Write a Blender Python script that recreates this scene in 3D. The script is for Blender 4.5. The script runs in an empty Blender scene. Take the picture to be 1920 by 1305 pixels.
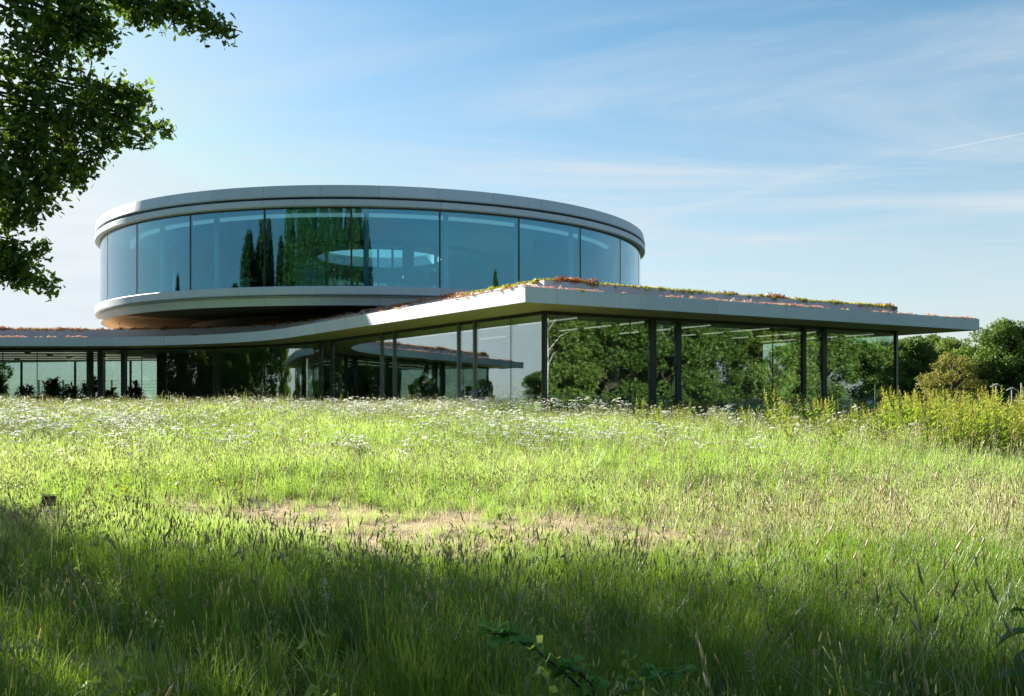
import bpy, math, random
import numpy as np
from mathutils import Vector, Matrix

sc = bpy.context.scene
rng = np.random.default_rng(7)
random.seed(7)
R = math.radians

# ------------------------------------------------------------------ camera
# world origin = the photographer's eye; +Y looks at the building, z = 0 is eye level
F = 1870.0                                  # focal length in photograph pixels (1920 wide)
cam_d = bpy.data.cameras.new("camera")
cam = bpy.data.objects.new("camera", cam_d)
sc.collection.objects.link(cam)
cam.location = (0, 0, 0)
cam.rotation_euler = (R(90), 0, 0)
cam_d.sensor_width = 36.0
cam_d.lens = 36.0 * F / 1920.0
cam_d.shift_y = (759 - 652.5) / 1920.0
cam_d.clip_start = 0.05
cam_d.clip_end = 12000
sc.camera = cam

# ------------------------------------------------------------------ sun, sky, exposure
SUN_EL, SUN_AZ = 23.0, 47.0                 # elevation; degrees to the left of the view direction
sd = Vector((-math.sin(R(SUN_AZ)) * math.cos(R(SUN_EL)), math.cos(R(SUN_AZ)) * math.cos(R(SUN_EL)), math.sin(R(SUN_EL))))
sun_d = bpy.data.lights.new("sun", 'SUN')
sun_d.energy = 5.0
sun_d.angle = R(0.53)
sun_d.color = (1.0, 0.93, 0.80)
sun = bpy.data.objects.new("sun", sun_d)
sun.rotation_euler = sd.to_track_quat('Z', 'Y').to_euler()
sc.collection.objects.link(sun)

world = bpy.data.worlds.new("World")
sc.world = world
world.use_nodes = True
wt = world.node_tree
for n in list(wt.nodes):
    wt.nodes.remove(n)


def wnode(t, **kw):
    n = wt.nodes.new(t)
    for k, v in kw.items():
        setattr(n, k, v)
    return n


def wmath(op, a, b=None, c=None, clamp=False):
    n = wnode('ShaderNodeMath', operation=op, use_clamp=clamp)
    for i, v in enumerate((a, b, c)):
        if v is None:
            continue
        if isinstance(v, (int, float)):
            n.inputs[i].default_value = v
        else:
            wt.links.new(v, n.inputs[i])
    return n.outputs[0]


w_out = wnode('ShaderNodeOutputWorld')
w_bg = wnode('ShaderNodeBackground')
w_bg.inputs['Strength'].default_value = 0.050
sky = wnode('ShaderNodeTexSky', sky_type='NISHITA')
sky.sun_disc = False
sky.sun_elevation = R(SUN_EL)
sky.sun_rotation = R(-SUN_AZ)
sky.altitude = 0
sky.air_density = 1.0
sky.dust_density = 0.5
sky.ozone_density = 1.5
tc = wnode('ShaderNodeTexCoord')
sep = wnode('ShaderNodeSeparateXYZ')
wt.links.new(tc.outputs['Generated'], sep.inputs[0])
zc = wmath('MAXIMUM', sep.outputs[2], 0.02)
px_ = wmath('DIVIDE', sep.outputs[0], zc)
py_ = wmath('DIVIDE', sep.outputs[1], zc)
plane = wnode('ShaderNodeCombineXYZ')
wt.links.new(px_, plane.inputs[0])
wt.links.new(py_, plane.inputs[1])
rot = wnode('ShaderNodeMapping')
rot.inputs['Rotation'].default_value = (0, 0, R(62))
rot.inputs['Scale'].default_value = (0.45, 1.1, 1)
rot.inputs['Location'].default_value = (3.1, 1.7, 0)
wt.links.new(plane.outputs[0], rot.inputs[0])
cn = wnode('ShaderNodeTexNoise')
cn.inputs['Scale'].default_value = 0.75
cn.inputs['Detail'].default_value = 9
cn.inputs['Roughness'].default_value = 0.62
cn.inputs['Distortion'].default_value = 0.7
wt.links.new(rot.outputs[0], cn.inputs['Vector'])
cm = wnode('ShaderNodeMapRange')
cm.interpolation_type = 'SMOOTHSTEP'
cm.inputs['From Min'].default_value = 0.38
cm.inputs['From Max'].default_value = 0.80
cm.inputs['To Max'].default_value = 0.62
wt.links.new(cn.outputs['Fac'], cm.inputs['Value'])


def trail(p0, p1, width, strength, fade0, fade1):
    """a straight vapour trail on the cloud plane, from p0 to p1"""
    p0, p1 = Vector(p0), Vector(p1)
    L = (p1 - p0).length
    u = (p1 - p0) / L
    a = wmath('ADD', wmath('MULTIPLY', px_, u.x), wmath('MULTIPLY', py_, u.y))
    a = wmath('SUBTRACT', a, p0.dot(u))                       # along
    d = wmath('ADD', wmath('MULTIPLY', px_, -u.y), wmath('MULTIPLY', py_, u.x))
    d = wmath('ABSOLUTE', wmath('SUBTRACT', d, -p0.x * u.y + p0.y * u.x))
    m = wmath('SUBTRACT', 1.0, wmath('DIVIDE', d, width), clamp=True)
    f0 = wmath('DIVIDE', wmath('ADD', a, fade0 * 0.5), fade0, clamp=True)
    f1 = wmath('DIVIDE', wmath('SUBTRACT', L, a), fade1, clamp=True)
    return wmath('MULTIPLY', wmath('MULTIPLY', m, strength), wmath('MULTIPLY', f0, f1))


t1 = trail((1.659, 3.937), (4.5, 0.65), 0.014, 0.40, 0.05, 2.0)
t2 = trail((0.45, 5.97), (1.60, 3.75), 0.11, 0.13, 0.6, 0.5)
t3 = trail((1.00, 6.60), (3.6, 4.0), 0.34, 0.14, 1.2, 1.5)
cl = wmath('MULTIPLY', cm.outputs[0], wmath('MULTIPLY_ADD', sep.outputs[2], 5.0, 0.0, clamp=True))
vr = wnode('ShaderNodeMapRange')
vr.interpolation_type = 'SMOOTHSTEP'
vr.inputs['From Min'].default_value = 0.0
vr.inputs['From Max'].default_value = 0.42
vr.inputs['To Min'].default_value = 0.60
vr.inputs['To Max'].default_value = 0.05
wt.links.new(sep.outputs[2], vr.inputs['Value'])
cl = wmath('ADD', cl, vr.outputs[0])
cl = wmath('ADD', cl, wmath('ADD', t1, wmath('ADD', t2, t3)), clamp=True)
hs = wnode('ShaderNodeHueSaturation')
hs.inputs['Saturation'].default_value = 1.34
hs.inputs['Value'].default_value = 0.76
hs.inputs['Hue'].default_value = 0.487
wt.links.new(sky.outputs[0], hs.inputs['Color'])
cmix = wnode('ShaderNodeMix', data_type='RGBA')
cmix.inputs[7].default_value = (3.55, 3.9, 4.2, 1)
wt.links.new(cl, cmix.inputs[0])
dkn = wnode('ShaderNodeMix', data_type='RGBA', blend_type='DARKEN')
dkn.inputs[0].default_value = 1.0
dkn.inputs[7].default_value = (4.5, 4.8, 5.0, 1)          # the glow round the sun stays below film white
wt.links.new(hs.outputs[0], dkn.inputs[6])
wt.links.new(dkn.outputs[2], cmix.inputs[6])
wt.links.new(cmix.outputs[2], w_bg.inputs['Color'])
wt.links.new(w_bg.outputs[0], w_out.inputs[0])

sc.view_settings.view_transform = 'Standard'
sc.view_settings.look = 'None'
sc.view_settings.exposure = 2.05
sc.view_settings.gamma = 1.0
sc.view_settings.use_curve_mapping = False
sc.cycles.max_bounces = 10
sc.cycles.transparent_max_bounces = 24
sc.cycles.transmission_bounces = 8
sc.cycles.glossy_bounces = 5
sc.cycles.diffuse_bounces = 4
sc.cycles.sample_clamp_indirect = 6


# ------------------------------------------------------------------ materials
def new_mat(name):
    m = bpy.data.materials.new(name)
    m.use_nodes = True
    nt = m.node_tree
    for n in list(nt.nodes):
        nt.nodes.remove(n)
    return m, nt, nt.nodes.new('ShaderNodeOutputMaterial')


def pbr(name, col, rough=0.6, metal=0.0, var=0.12, scale=2.0, spec=0.5, bump=0.0, bscale=30.0, detail=5):
    """principled surface whose colour wanders a little with a noise"""
    m, nt, out = new_mat(name)
    p = nt.nodes.new('ShaderNodeBsdfPrincipled')
    p.inputs['Roughness'].default_value = rough
    p.inputs['Metallic'].default_value = metal
    p.inputs['Specular IOR Level'].default_value = spec
    tcn = nt.nodes.new('ShaderNodeTexCoord')
    nz = nt.nodes.new('ShaderNodeTexNoise')
    nz.inputs['Scale'].default_value = scale
    nz.inputs['Detail'].default_value = detail
    nt.links.new(tcn.outputs['Object'], nz.inputs['Vector'])
    mx = nt.nodes.new('ShaderNodeMix')
    mx.data_type = 'RGBA'
    c = Vector(col[:3])
    mx.inputs[6].default_value = (*(c * (1 - var)), 1)
    mx.inputs[7].default_value = (*(c * (1 + var)), 1)
    nt.links.new(nz.outputs['Fac'], mx.inputs[0])
    nt.links.new(mx.outputs[2], p.inputs['Base Color'])
    if bump:
        n2 = nt.nodes.new('ShaderNodeTexNoise')
        n2.inputs['Scale'].default_value = bscale
        n2.inputs['Detail'].default_value = 6
        nt.links.new(tcn.outputs['Object'], n2.inputs['Vector'])
        b = nt.nodes.new('ShaderNodeBump')
        b.inputs['Strength'].default_value = bump
        nt.links.new(n2.outputs['Fac'], b.inputs['Height'])
        nt.links.new(b.outputs[0], p.inputs['Normal'])
    nt.links.new(p.outputs[0], out.inputs[0])
    return m


def cladding(name, col, rough):
    m, nt, out = new_mat(name)
    p = nt.nodes.new('ShaderNodeBsdfPrincipled')
    p.inputs['Roughness'].default_value = rough
    p.inputs['Metallic'].default_value = 0.1
    tcn = nt.nodes.new('ShaderNodeTexCoord')
    mp = nt.nodes.new('ShaderNodeMapping')
    mp.inputs['Scale'].default_value = (5.0, 5.0, 0.5)
    nt.links.new(tcn.outputs['Object'], mp.inputs[0])
    nz = nt.nodes.new('ShaderNodeTexNoise')
    nz.inputs['Scale'].default_value = 1.4
    nz.inputs['Detail'].default_value = 6
    nt.links.new(mp.outputs[0], nz.inputs['Vector'])
    oi = nt.nodes.new('ShaderNodeObjectInfo')
    a = nt.nodes.new('ShaderNodeMath')
    a.operation = 'MULTIPLY_ADD'
    a.inputs[1].default_value = 0.12
    a.inputs[2].default_value = 0.86
    nt.links.new(oi.outputs['Random'], a.inputs[0])
    b = nt.nodes.new('ShaderNodeMath')
    b.operation = 'MULTIPLY_ADD'
    b.inputs[1].default_value = 0.16
    nt.links.new(nz.outputs['Fac'], b.inputs[0])
    nt.links.new(a.outputs[0], b.inputs[2])
    v = nt.nodes.new('ShaderNodeVectorMath')
    v.operation = 'SCALE'
    v.inputs[0].default_value = col
    nt.links.new(b.outputs[0], v.inputs['Scale'])
    nt.links.new(v.outputs[0], p.inputs['Base Color'])
    nt.links.new(p.outputs[0], out.inputs[0])
    return m


def glass(name, tint, rtint, r0, power=5.0):
    """coated architectural glazing: clear tinted transmission + mirror reflection that rises at grazing angles"""
    m, nt, out = new_mat(name)
    tr = nt.nodes.new('ShaderNodeBsdfTransparent')
    tr.inputs[0].default_value = (*tint, 1)
    gl = nt.nodes.new('ShaderNodeBsdfGlossy')
    gl.inputs['Color'].default_value = (*rtint, 1)
    gl.inputs['Roughness'].default_value = 0.0
    tcg = nt.nodes.new('ShaderNodeTexCoord')
    wv = nt.nodes.new('ShaderNodeTexNoise')
    wv.inputs['Scale'].default_value = 1.1
    wv.inputs['Detail'].default_value = 1.5
    nt.links.new(tcg.outputs['Object'], wv.inputs['Vector'])
    bp_ = nt.nodes.new('ShaderNodeBump')
    bp_.inputs['Strength'].default_value = 0.06
    bp_.inputs['Distance'].default_value = 0.02
    nt.links.new(wv.outputs['Fac'], bp_.inputs['Height'])
    nt.links.new(bp_.outputs[0], gl.inputs['Normal'])
    lw = nt.nodes.new('ShaderNodeLayerWeight')
    lw.inputs['Blend'].default_value = 0.5
    pw = nt.nodes.new('ShaderNodeMath')
    pw.operation = 'POWER'
    pw.inputs[1].default_value = power
    nt.links.new(lw.outputs['Facing'], pw.inputs[0])
    ma = nt.nodes.new('ShaderNodeMath')
    ma.operation = 'MULTIPLY_ADD'
    ma.inputs[1].default_value = 1 - r0
    ma.inputs[2].default_value = r0
    nt.links.new(pw.outputs[0], ma.inputs[0])
    rc = nt.nodes.new('ShaderNodeMix')
    rc.data_type = 'RGBA'
    rc.inputs[6].default_value = (*rtint, 1)
    rc.inputs[7].default_value = (0.97, 0.99, 1.0, 1)
    rm = nt.nodes.new('ShaderNodeMath')
    rm.operation = 'POWER'
    rm.inputs[1].default_value = 2.0
    nt.links.new(lw.outputs['Facing'], rm.inputs[0])
    nt.links.new(rm.outputs[0], rc.inputs[0])
    nt.links.new(rc.outputs[2], gl.inputs['Color'])
    mx = nt.nodes.new('ShaderNodeMixShader')
    nt.links.new(ma.outputs[0], mx.inputs[0])
    nt.links.new(tr.outputs[0], mx.inputs[1])
    nt.links.new(gl.outputs[0], mx.inputs[2])
    nt.links.new(mx.outputs[0], out.inputs[0])
    return m


def leafy(name, dark, light, trans=0.4, gloss=0.06, patch=None, pscale=0.25, tcol=None, rough=0.45):
    """thin leaf or blade: diffuse + translucent + a little sheen, tone per leaf from the 'tone' attribute,
    per plant from the instance's random number, and (patch) wandering over the land"""
    m, nt, out = new_mat(name)
    at_ = nt.nodes.new('ShaderNodeAttribute')
    at_.attribute_name = 'tone'
    mx = nt.nodes.new('ShaderNodeMix')
    mx.data_type = 'RGBA'
    mx.inputs[6].default_value = (*dark, 1)
    mx.inputs[7].default_value = (*light, 1)
    oi = nt.nodes.new('ShaderNodeObjectInfo')
    ad = nt.nodes.new('ShaderNodeMath')
    ad.operation = 'MULTIPLY_ADD'
    ad.inputs[1].default_value = 0.3
    nt.links.new(oi.outputs['Random'], ad.inputs[0])
    sb = nt.nodes.new('ShaderNodeMath')
    sb.operation = 'SUBTRACT'
    sb.inputs[1].default_value = 0.15
    sb.use_clamp = True
    nt.links.new(at_.outputs['Fac'], ad.inputs[2])
    nt.links.new(ad.outputs[0], sb.inputs[0])
    nt.links.new(sb.outputs[0], mx.inputs[0])
    col = mx.outputs[2]
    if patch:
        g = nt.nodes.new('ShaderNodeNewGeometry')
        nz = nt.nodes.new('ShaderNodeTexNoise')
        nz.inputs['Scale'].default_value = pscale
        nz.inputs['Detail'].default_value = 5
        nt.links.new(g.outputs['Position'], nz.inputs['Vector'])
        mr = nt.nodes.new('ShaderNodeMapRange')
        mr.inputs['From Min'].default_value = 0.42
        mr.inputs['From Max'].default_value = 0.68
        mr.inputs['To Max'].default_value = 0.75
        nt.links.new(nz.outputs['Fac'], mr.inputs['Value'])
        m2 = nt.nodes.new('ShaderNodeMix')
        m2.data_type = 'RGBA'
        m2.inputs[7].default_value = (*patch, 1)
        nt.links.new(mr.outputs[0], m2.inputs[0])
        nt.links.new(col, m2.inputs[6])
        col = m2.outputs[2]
    d = nt.nodes.new('ShaderNodeBsdfDiffuse')
    t = nt.nodes.new('ShaderNodeBsdfTranslucent')
    nt.links.new(col, d.inputs[0])
    if tcol:
        mt = nt.nodes.new('ShaderNodeMix')
        mt.data_type = 'RGBA'
        mt.blend_type = 'MULTIPLY'
        mt.inputs[0].default_value = 1
        mt.inputs[7].default_value = (*tcol, 1)
        nt.links.new(col, mt.inputs[6])
        nt.links.new(mt.outputs[2], t.inputs[0])
    else:
        nt.links.new(col, t.inputs[0])
    ms = nt.nodes.new('ShaderNodeMixShader')
    ms.inputs[0].default_value = trans
    nt.links.new(d.outputs[0], ms.inputs[1])
    nt.links.new(t.outputs[0], ms.inputs[2])
    gl = nt.nodes.new('ShaderNodeBsdfGlossy')
    gl.inputs['Roughness'].default_value = rough
    gl.inputs['Color'].default_value = (0.8, 0.9, 1, 1)
    mg = nt.nodes.new('ShaderNodeMixShader')
    mg.inputs[0].default_value = gloss
    nt.links.new(ms.outputs[0], mg.inputs[1])
    nt.links.new(gl.outputs[0], mg.inputs[2])
    nt.links.new(mg.outputs[0], out.inputs[0])
    return m


def ground_mat():
    m, nt, out = new_mat("meadow_soil")
    p = nt.nodes.new('ShaderNodeBsdfPrincipled')
    p.inputs['Roughness'].default_value = 0.95
    p.inputs['Specular IOR Level'].default_value = 0.1
    g = nt.nodes.new('ShaderNodeNewGeometry')
    a = nt.nodes.new('ShaderNodeAttribute')
    a.attribute_name = 'bare'
    n1 = nt.nodes.new('ShaderNodeTexNoise')
    n1.inputs['Scale'].default_value = 3.0
    n1.inputs['Detail'].default_value = 8
    n2 = nt.nodes.new('ShaderNodeTexNoise')
    n2.inputs['Scale'].default_value = 26.0
    n2.inputs['Detail'].default_value = 6
    for n in (n1, n2):
        nt.links.new(g.outputs['Position'], n.inputs['Vector'])
    gm = nt.nodes.new('ShaderNodeMix')
    gm.data_type = 'RGBA'
    gm.inputs[6].default_value = (0.030, 0.050, 0.012, 1)
    gm.inputs[7].default_value = (0.075, 0.095, 0.028, 1)
    nt.links.new(n1.outputs['Fac'], gm.inputs[0])
    bm = nt.nodes.new('ShaderNodeMix')
    bm.data_type = 'RGBA'
    bm.inputs[6].default_value = (0.26, 0.185, 0.115, 1)
    bm.inputs[7].default_value = (0.52, 0.42, 0.29, 1)
    nt.links.new(n2.outputs['Fac'], bm.inputs[0])
    mx = nt.nodes.new('ShaderNodeMix')
    mx.data_type = 'RGBA'
    nt.links.new(a.outputs['Fac'], mx.inputs[0])
    nt.links.new(gm.outputs[2], mx.inputs[6])
    nt.links.new(bm.outputs[2], mx.inputs[7])
    nt.links.new(mx.outputs[2], p.inputs['Base Color'])
    b = nt.nodes.new('ShaderNodeBump')
    b.inputs['Strength'].default_value = 0.6
    b.inputs['Distance'].default_value = 0.05
    nt.links.new(n2.outputs['Fac'], b.inputs['Height'])
    nt.links.new(b.outputs[0], p.inputs['Normal'])
    nt.links.new(p.outputs[0], out.inputs[0])
    return m


def wood_mat(name, c0, c1, axis_scale=(0.3, 6, 6)):
    m, nt, out = new_mat(name)
    p = nt.nodes.new('ShaderNodeBsdfPrincipled')
    p.inputs['Roughness'].default_value = 0.55
    tcn = nt.nodes.new('ShaderNodeTexCoord')
    mp = nt.nodes.new('ShaderNodeMapping')
    mp.inputs['Scale'].default_value = axis_scale
    nt.links.new(tcn.outputs['Object'], mp.inputs[0])
    nz = nt.nodes.new('ShaderNodeTexNoise')
    nz.inputs['Scale'].default_value = 2.5
    nz.inputs['Detail'].default_value = 7
    nz.inputs['Distortion'].default_value = 0.6
    nt.links.new(mp.outputs[0], nz.inputs['Vector'])
    mx = nt.nodes.new('ShaderNodeMix')
    mx.data_type = 'RGBA'
    mx.inputs[6].default_value = (*c0, 1)
    mx.inputs[7].default_value = (*c1, 1)
    nt.links.new(nz.outputs['Fac'], mx.inputs[0])
    nt.links.new(mx.outputs[2], p.inputs['Base Color'])
    nt.links.new(p.outputs[0], out.inputs[0])
    return m


M = {}
M['alu'] = cladding("anodised_aluminium", (0.42, 0.505, 0.585), 0.5)
M['alu_up'] = cladding("upper_aluminium", (0.40, 0.43, 0.52), 0.5)
M['dark_alu'] = pbr("anthracite_frame", (0.022, 0.026, 0.034), 0.35, 0.3, 0.1, 1.0)
M['slate_alu'] = pbr("slate_grey_frame", (0.10, 0.115, 0.14), 0.35, 0.4, 0.1, 1.0)
M['glass_up'] = glass("blue_coated_glass", (0.50, 0.76, 0.84), (0.30, 0.70, 0.88), 0.18, 2.8)
M['glass_low'] = glass("green_tinted_glass", (0.875, 0.955, 0.91), (0.84, 0.97, 0.98), 0.12, 1.9)
M['glass_in'] = glass("clear_inner_glass", (0.86, 0.95, 0.93), (0.9, 1, 1), 0.04, 5.0)
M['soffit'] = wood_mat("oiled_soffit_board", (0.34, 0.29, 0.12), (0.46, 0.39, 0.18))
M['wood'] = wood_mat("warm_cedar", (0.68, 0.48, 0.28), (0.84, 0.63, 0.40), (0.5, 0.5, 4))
M['ceil'] = pbr("perforated_ceiling", (0.46, 0.45, 0.40), 0.8, 0, 0.08, 1.5)
M['white'] = pbr("white_plaster", (0.74, 0.75, 0.75), 0.7, 0, 0.03, 1.0)
M['floor'] = pbr("dark_carpet", (0.06, 0.065, 0.065), 0.9, 0, 0.2, 6.0)
M['core'] = pbr("dark_core_wall", (0.05, 0.048, 0.045), 0.5, 0, 0.2, 1.5)
M['concrete'] = pbr("pale_concrete", (0.36, 0.36, 0.34), 0.85, 0, 0.15, 3.0, bump=0.2)
M['column'] = pbr("concrete_column", (0.17, 0.17, 0.15), 0.7, 0, 0.15, 3.0)
M['roof'] = pbr("sedum_substrate", (0.34, 0.25, 0.16), 0.95, 0, 0.35, 8.0, bump=0.5)
M['desk'] = pbr("pale_desk_laminate", (0.52, 0.58, 0.56), 0.4, 0, 0.05, 3.0)
M['black'] = pbr("black_plastic", (0.015, 0.016, 0.018), 0.45, 0, 0.2, 6.0)
M['screen'] = pbr("dark_screen", (0.010, 0.011, 0.013), 0.15, 0, 0.2, 6.0)
M['pot'] = pbr("grey_plant_pot", (0.12, 0.13, 0.12), 0.7, 0, 0.2, 5.0)
M['bark'] = pbr("furrowed_bark", (0.075, 0.058, 0.042), 0.95, 0, 0.4, 7.0, bump=0.8, bscale=14)
M['birch_bark'] = pbr("birch_bark", (0.62, 0.60, 0.56), 0.8, 0, 0.25, 5.0)
M['steel'] = pbr("galvanised_steel", (0.42, 0.44, 0.46), 0.4, 0.7, 0.1, 4.0)
M['soil'] = ground_mat()
M['grass'] = leafy("meadow_blade", (0.20, 0.34, 0.060), (0.37, 0.49, 0.12), 0.5, 0.03, patch=(0.52, 0.57, 0.30), pscale=0.22, tcol=(1.15, 1.2, 0.8))
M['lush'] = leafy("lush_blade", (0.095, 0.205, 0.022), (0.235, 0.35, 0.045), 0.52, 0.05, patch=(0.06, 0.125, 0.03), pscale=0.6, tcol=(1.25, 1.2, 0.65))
M['straw'] = leafy("dry_straw", (0.34, 0.28, 0.15), (0.56, 0.49, 0.31), 0.45, 0.04)
M['seed'] = leafy("grass_seed_head", (0.34, 0.36, 0.15), (0.60, 0.56, 0.33), 0.5, 0.02)
M['seed_dark'] = leafy("dark_seed_head", (0.10, 0.085, 0.05), (0.34, 0.29, 0.17), 0.3, 0.03)
M['lime'] = leafy("lime_blade", (0.14, 0.26, 0.022), (0.27, 0.40, 0.05), 0.5, 0.04, tcol=(1.25, 1.2, 0.6))
M['petal'] = leafy("white_petal", (0.66, 0.66, 0.60), (0.82, 0.82, 0.78), 0.3, 0.02)
M['yellow'] = leafy("yellow_petal", (0.60, 0.42, 0.03), (0.75, 0.55, 0.05), 0.3, 0.02)
M['violet'] = leafy("violet_petal", (0.12, 0.10, 0.42), (0.2, 0.16, 0.55), 0.3, 0.02)
M['stem'] = leafy("green_stem", (0.07, 0.12, 0.03), (0.14, 0.19, 0.05), 0.3, 0.03)
M['oak'] = leafy("oak_leaf", (0.040, 0.085, 0.013), (0.125, 0.205, 0.030), 0.5, 0.025, tcol=(1.5, 1.4, 0.6))
M['tree'] = leafy("tree_leaf", (0.050, 0.100, 0.022), (0.135, 0.205, 0.042), 0.36, 0.015, tcol=(1.2, 1.2, 0.7))
M['willow'] = leafy("willow_leaf", (0.11, 0.165, 0.035), (0.21, 0.28, 0.065), 0.36, 0.015, tcol=(1.2, 1.2, 0.7))
M['shrub'] = leafy("golden_shrub_leaf", (0.15, 0.16, 0.03), (0.27, 0.26, 0.06), 0.36, 0.01)
M['poplar'] = leafy("poplar_leaf", (0.055, 0.080, 0.014), (0.15, 0.175, 0.032), 0.3, 0.02)
M['dock'] = leafy("dock_leaf", (0.15, 0.24, 0.03), (0.30, 0.40, 0.05), 0.45, 0.04, tcol=(1.25, 1.15, 0.6))
M['dock_seed'] = leafy("dock_seed", (0.40, 0.25, 0.06), (0.50, 0.54, 0.09), 0.35, 0.02)
M['bramble'] = leafy("bramble_leaf", (0.11, 0.27, 0.045), (0.24, 0.44, 0.08), 0.45, 0.02, rough=0.4)
M['cane'] = pbr("bramble_cane", (0.035, 0.022, 0.018), 0.6, 0, 0.2, 9.0)
M['sedum_pink'] = leafy("sedum_flower", (0.40, 0.20, 0.15), (0.70, 0.46, 0.38), 0.3, 0.02)
M['sedum_green'] = leafy("sedum_green", (0.22, 0.23, 0.03), (0.55, 0.50, 0.07), 0.3, 0.03)
M['sedum_red'] = leafy("sedum_red", (0.22, 0.085, 0.03), (0.46, 0.22, 0.08), 0.3, 0.03)
M['indoor'] = leafy("indoor_leaf", (0.015, 0.040, 0.014), (0.035, 0.075, 0.022), 0.25, 0.06)


def light_mat(name, col, s):
    m, nt, out = new_mat(name)
    e = nt.nodes.new('ShaderNodeEmission')
    e.inputs[0].default_value = (*col, 1)
    e.inputs[1].default_value = s
    nt.links.new(e.outputs[0], out.inputs[0])
    return m


M['lamp'] = light_mat("linear_lamp", (1.0, 0.93, 0.8), 0.10)
M['cove'] = light_mat("cove_light", (0.85, 1.0, 0.98), 0.10)


# ------------------------------------------------------------------ helpers
def link(o, parent=None):
    sc.collection.objects.link(o)
    if parent is not None:
        o.parent = parent
    return o


def tag(o, label=None, cat=None, group=None, kind=None):
    for k, v in (('label', label), ('category', cat), ('group', group), ('kind', kind)):
        if v:
            o[k] = v
    return o


def thing(name, label, cat, loc=(0, 0, 0), rz=0.0, group=None):
    o = bpy.data.objects.new(name, None)
    o.empty_display_size = 0.2
    o.location = loc
    o.rotation_euler = (0, 0, rz)
    link(o)
    return tag(o, label, cat, group)


def np_mesh(name, verts, faces_list, mats, mat_idx=None, tone=None, smooth=None):
    """faces_list: list of (n,k) int arrays (same k inside one array)"""
    me = bpy.data.meshes.new(name)
    verts = np.asarray(verts, dtype=np.float32)
    me.vertices.add(len(verts))
    me.vertices.foreach_set('co', verts.ravel())
    tot = sum(len(f) for f in faces_list)
    li = np.concatenate([np.asarray(f, dtype=np.int32).ravel() for f in faces_list])
    lt = np.concatenate([np.full(len(f), np.asarray(f).shape[1], dtype=np.int32) for f in faces_list])
    ls = np.concatenate([[0], np.cumsum(lt)[:-1]]).astype(np.int32)
    me.loops.add(len(li))
    me.loops.foreach_set('vertex_index', li)
    me.polygons.add(tot)
    me.polygons.foreach_set('loop_start', ls)
    me.polygons.foreach_set('loop_total', lt)
    if mat_idx is not None:
        me.polygons.foreach_set('material_index', np.asarray(mat_idx, dtype=np.int32))
    if smooth is not None:
        me.polygons.foreach_set('use_smooth', np.full(tot, smooth, dtype=bool))
    me.update(calc_edges=True)
    if tone is not None:
        a = me.attributes.new('tone', 'FLOAT', 'FACE')
        a.data.foreach_set('value', np.asarray(tone, dtype=np.float32))
    for m in (mats if isinstance(mats, (list, tuple)) else [mats]):
        me.materials.append(m)
    return me


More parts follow.
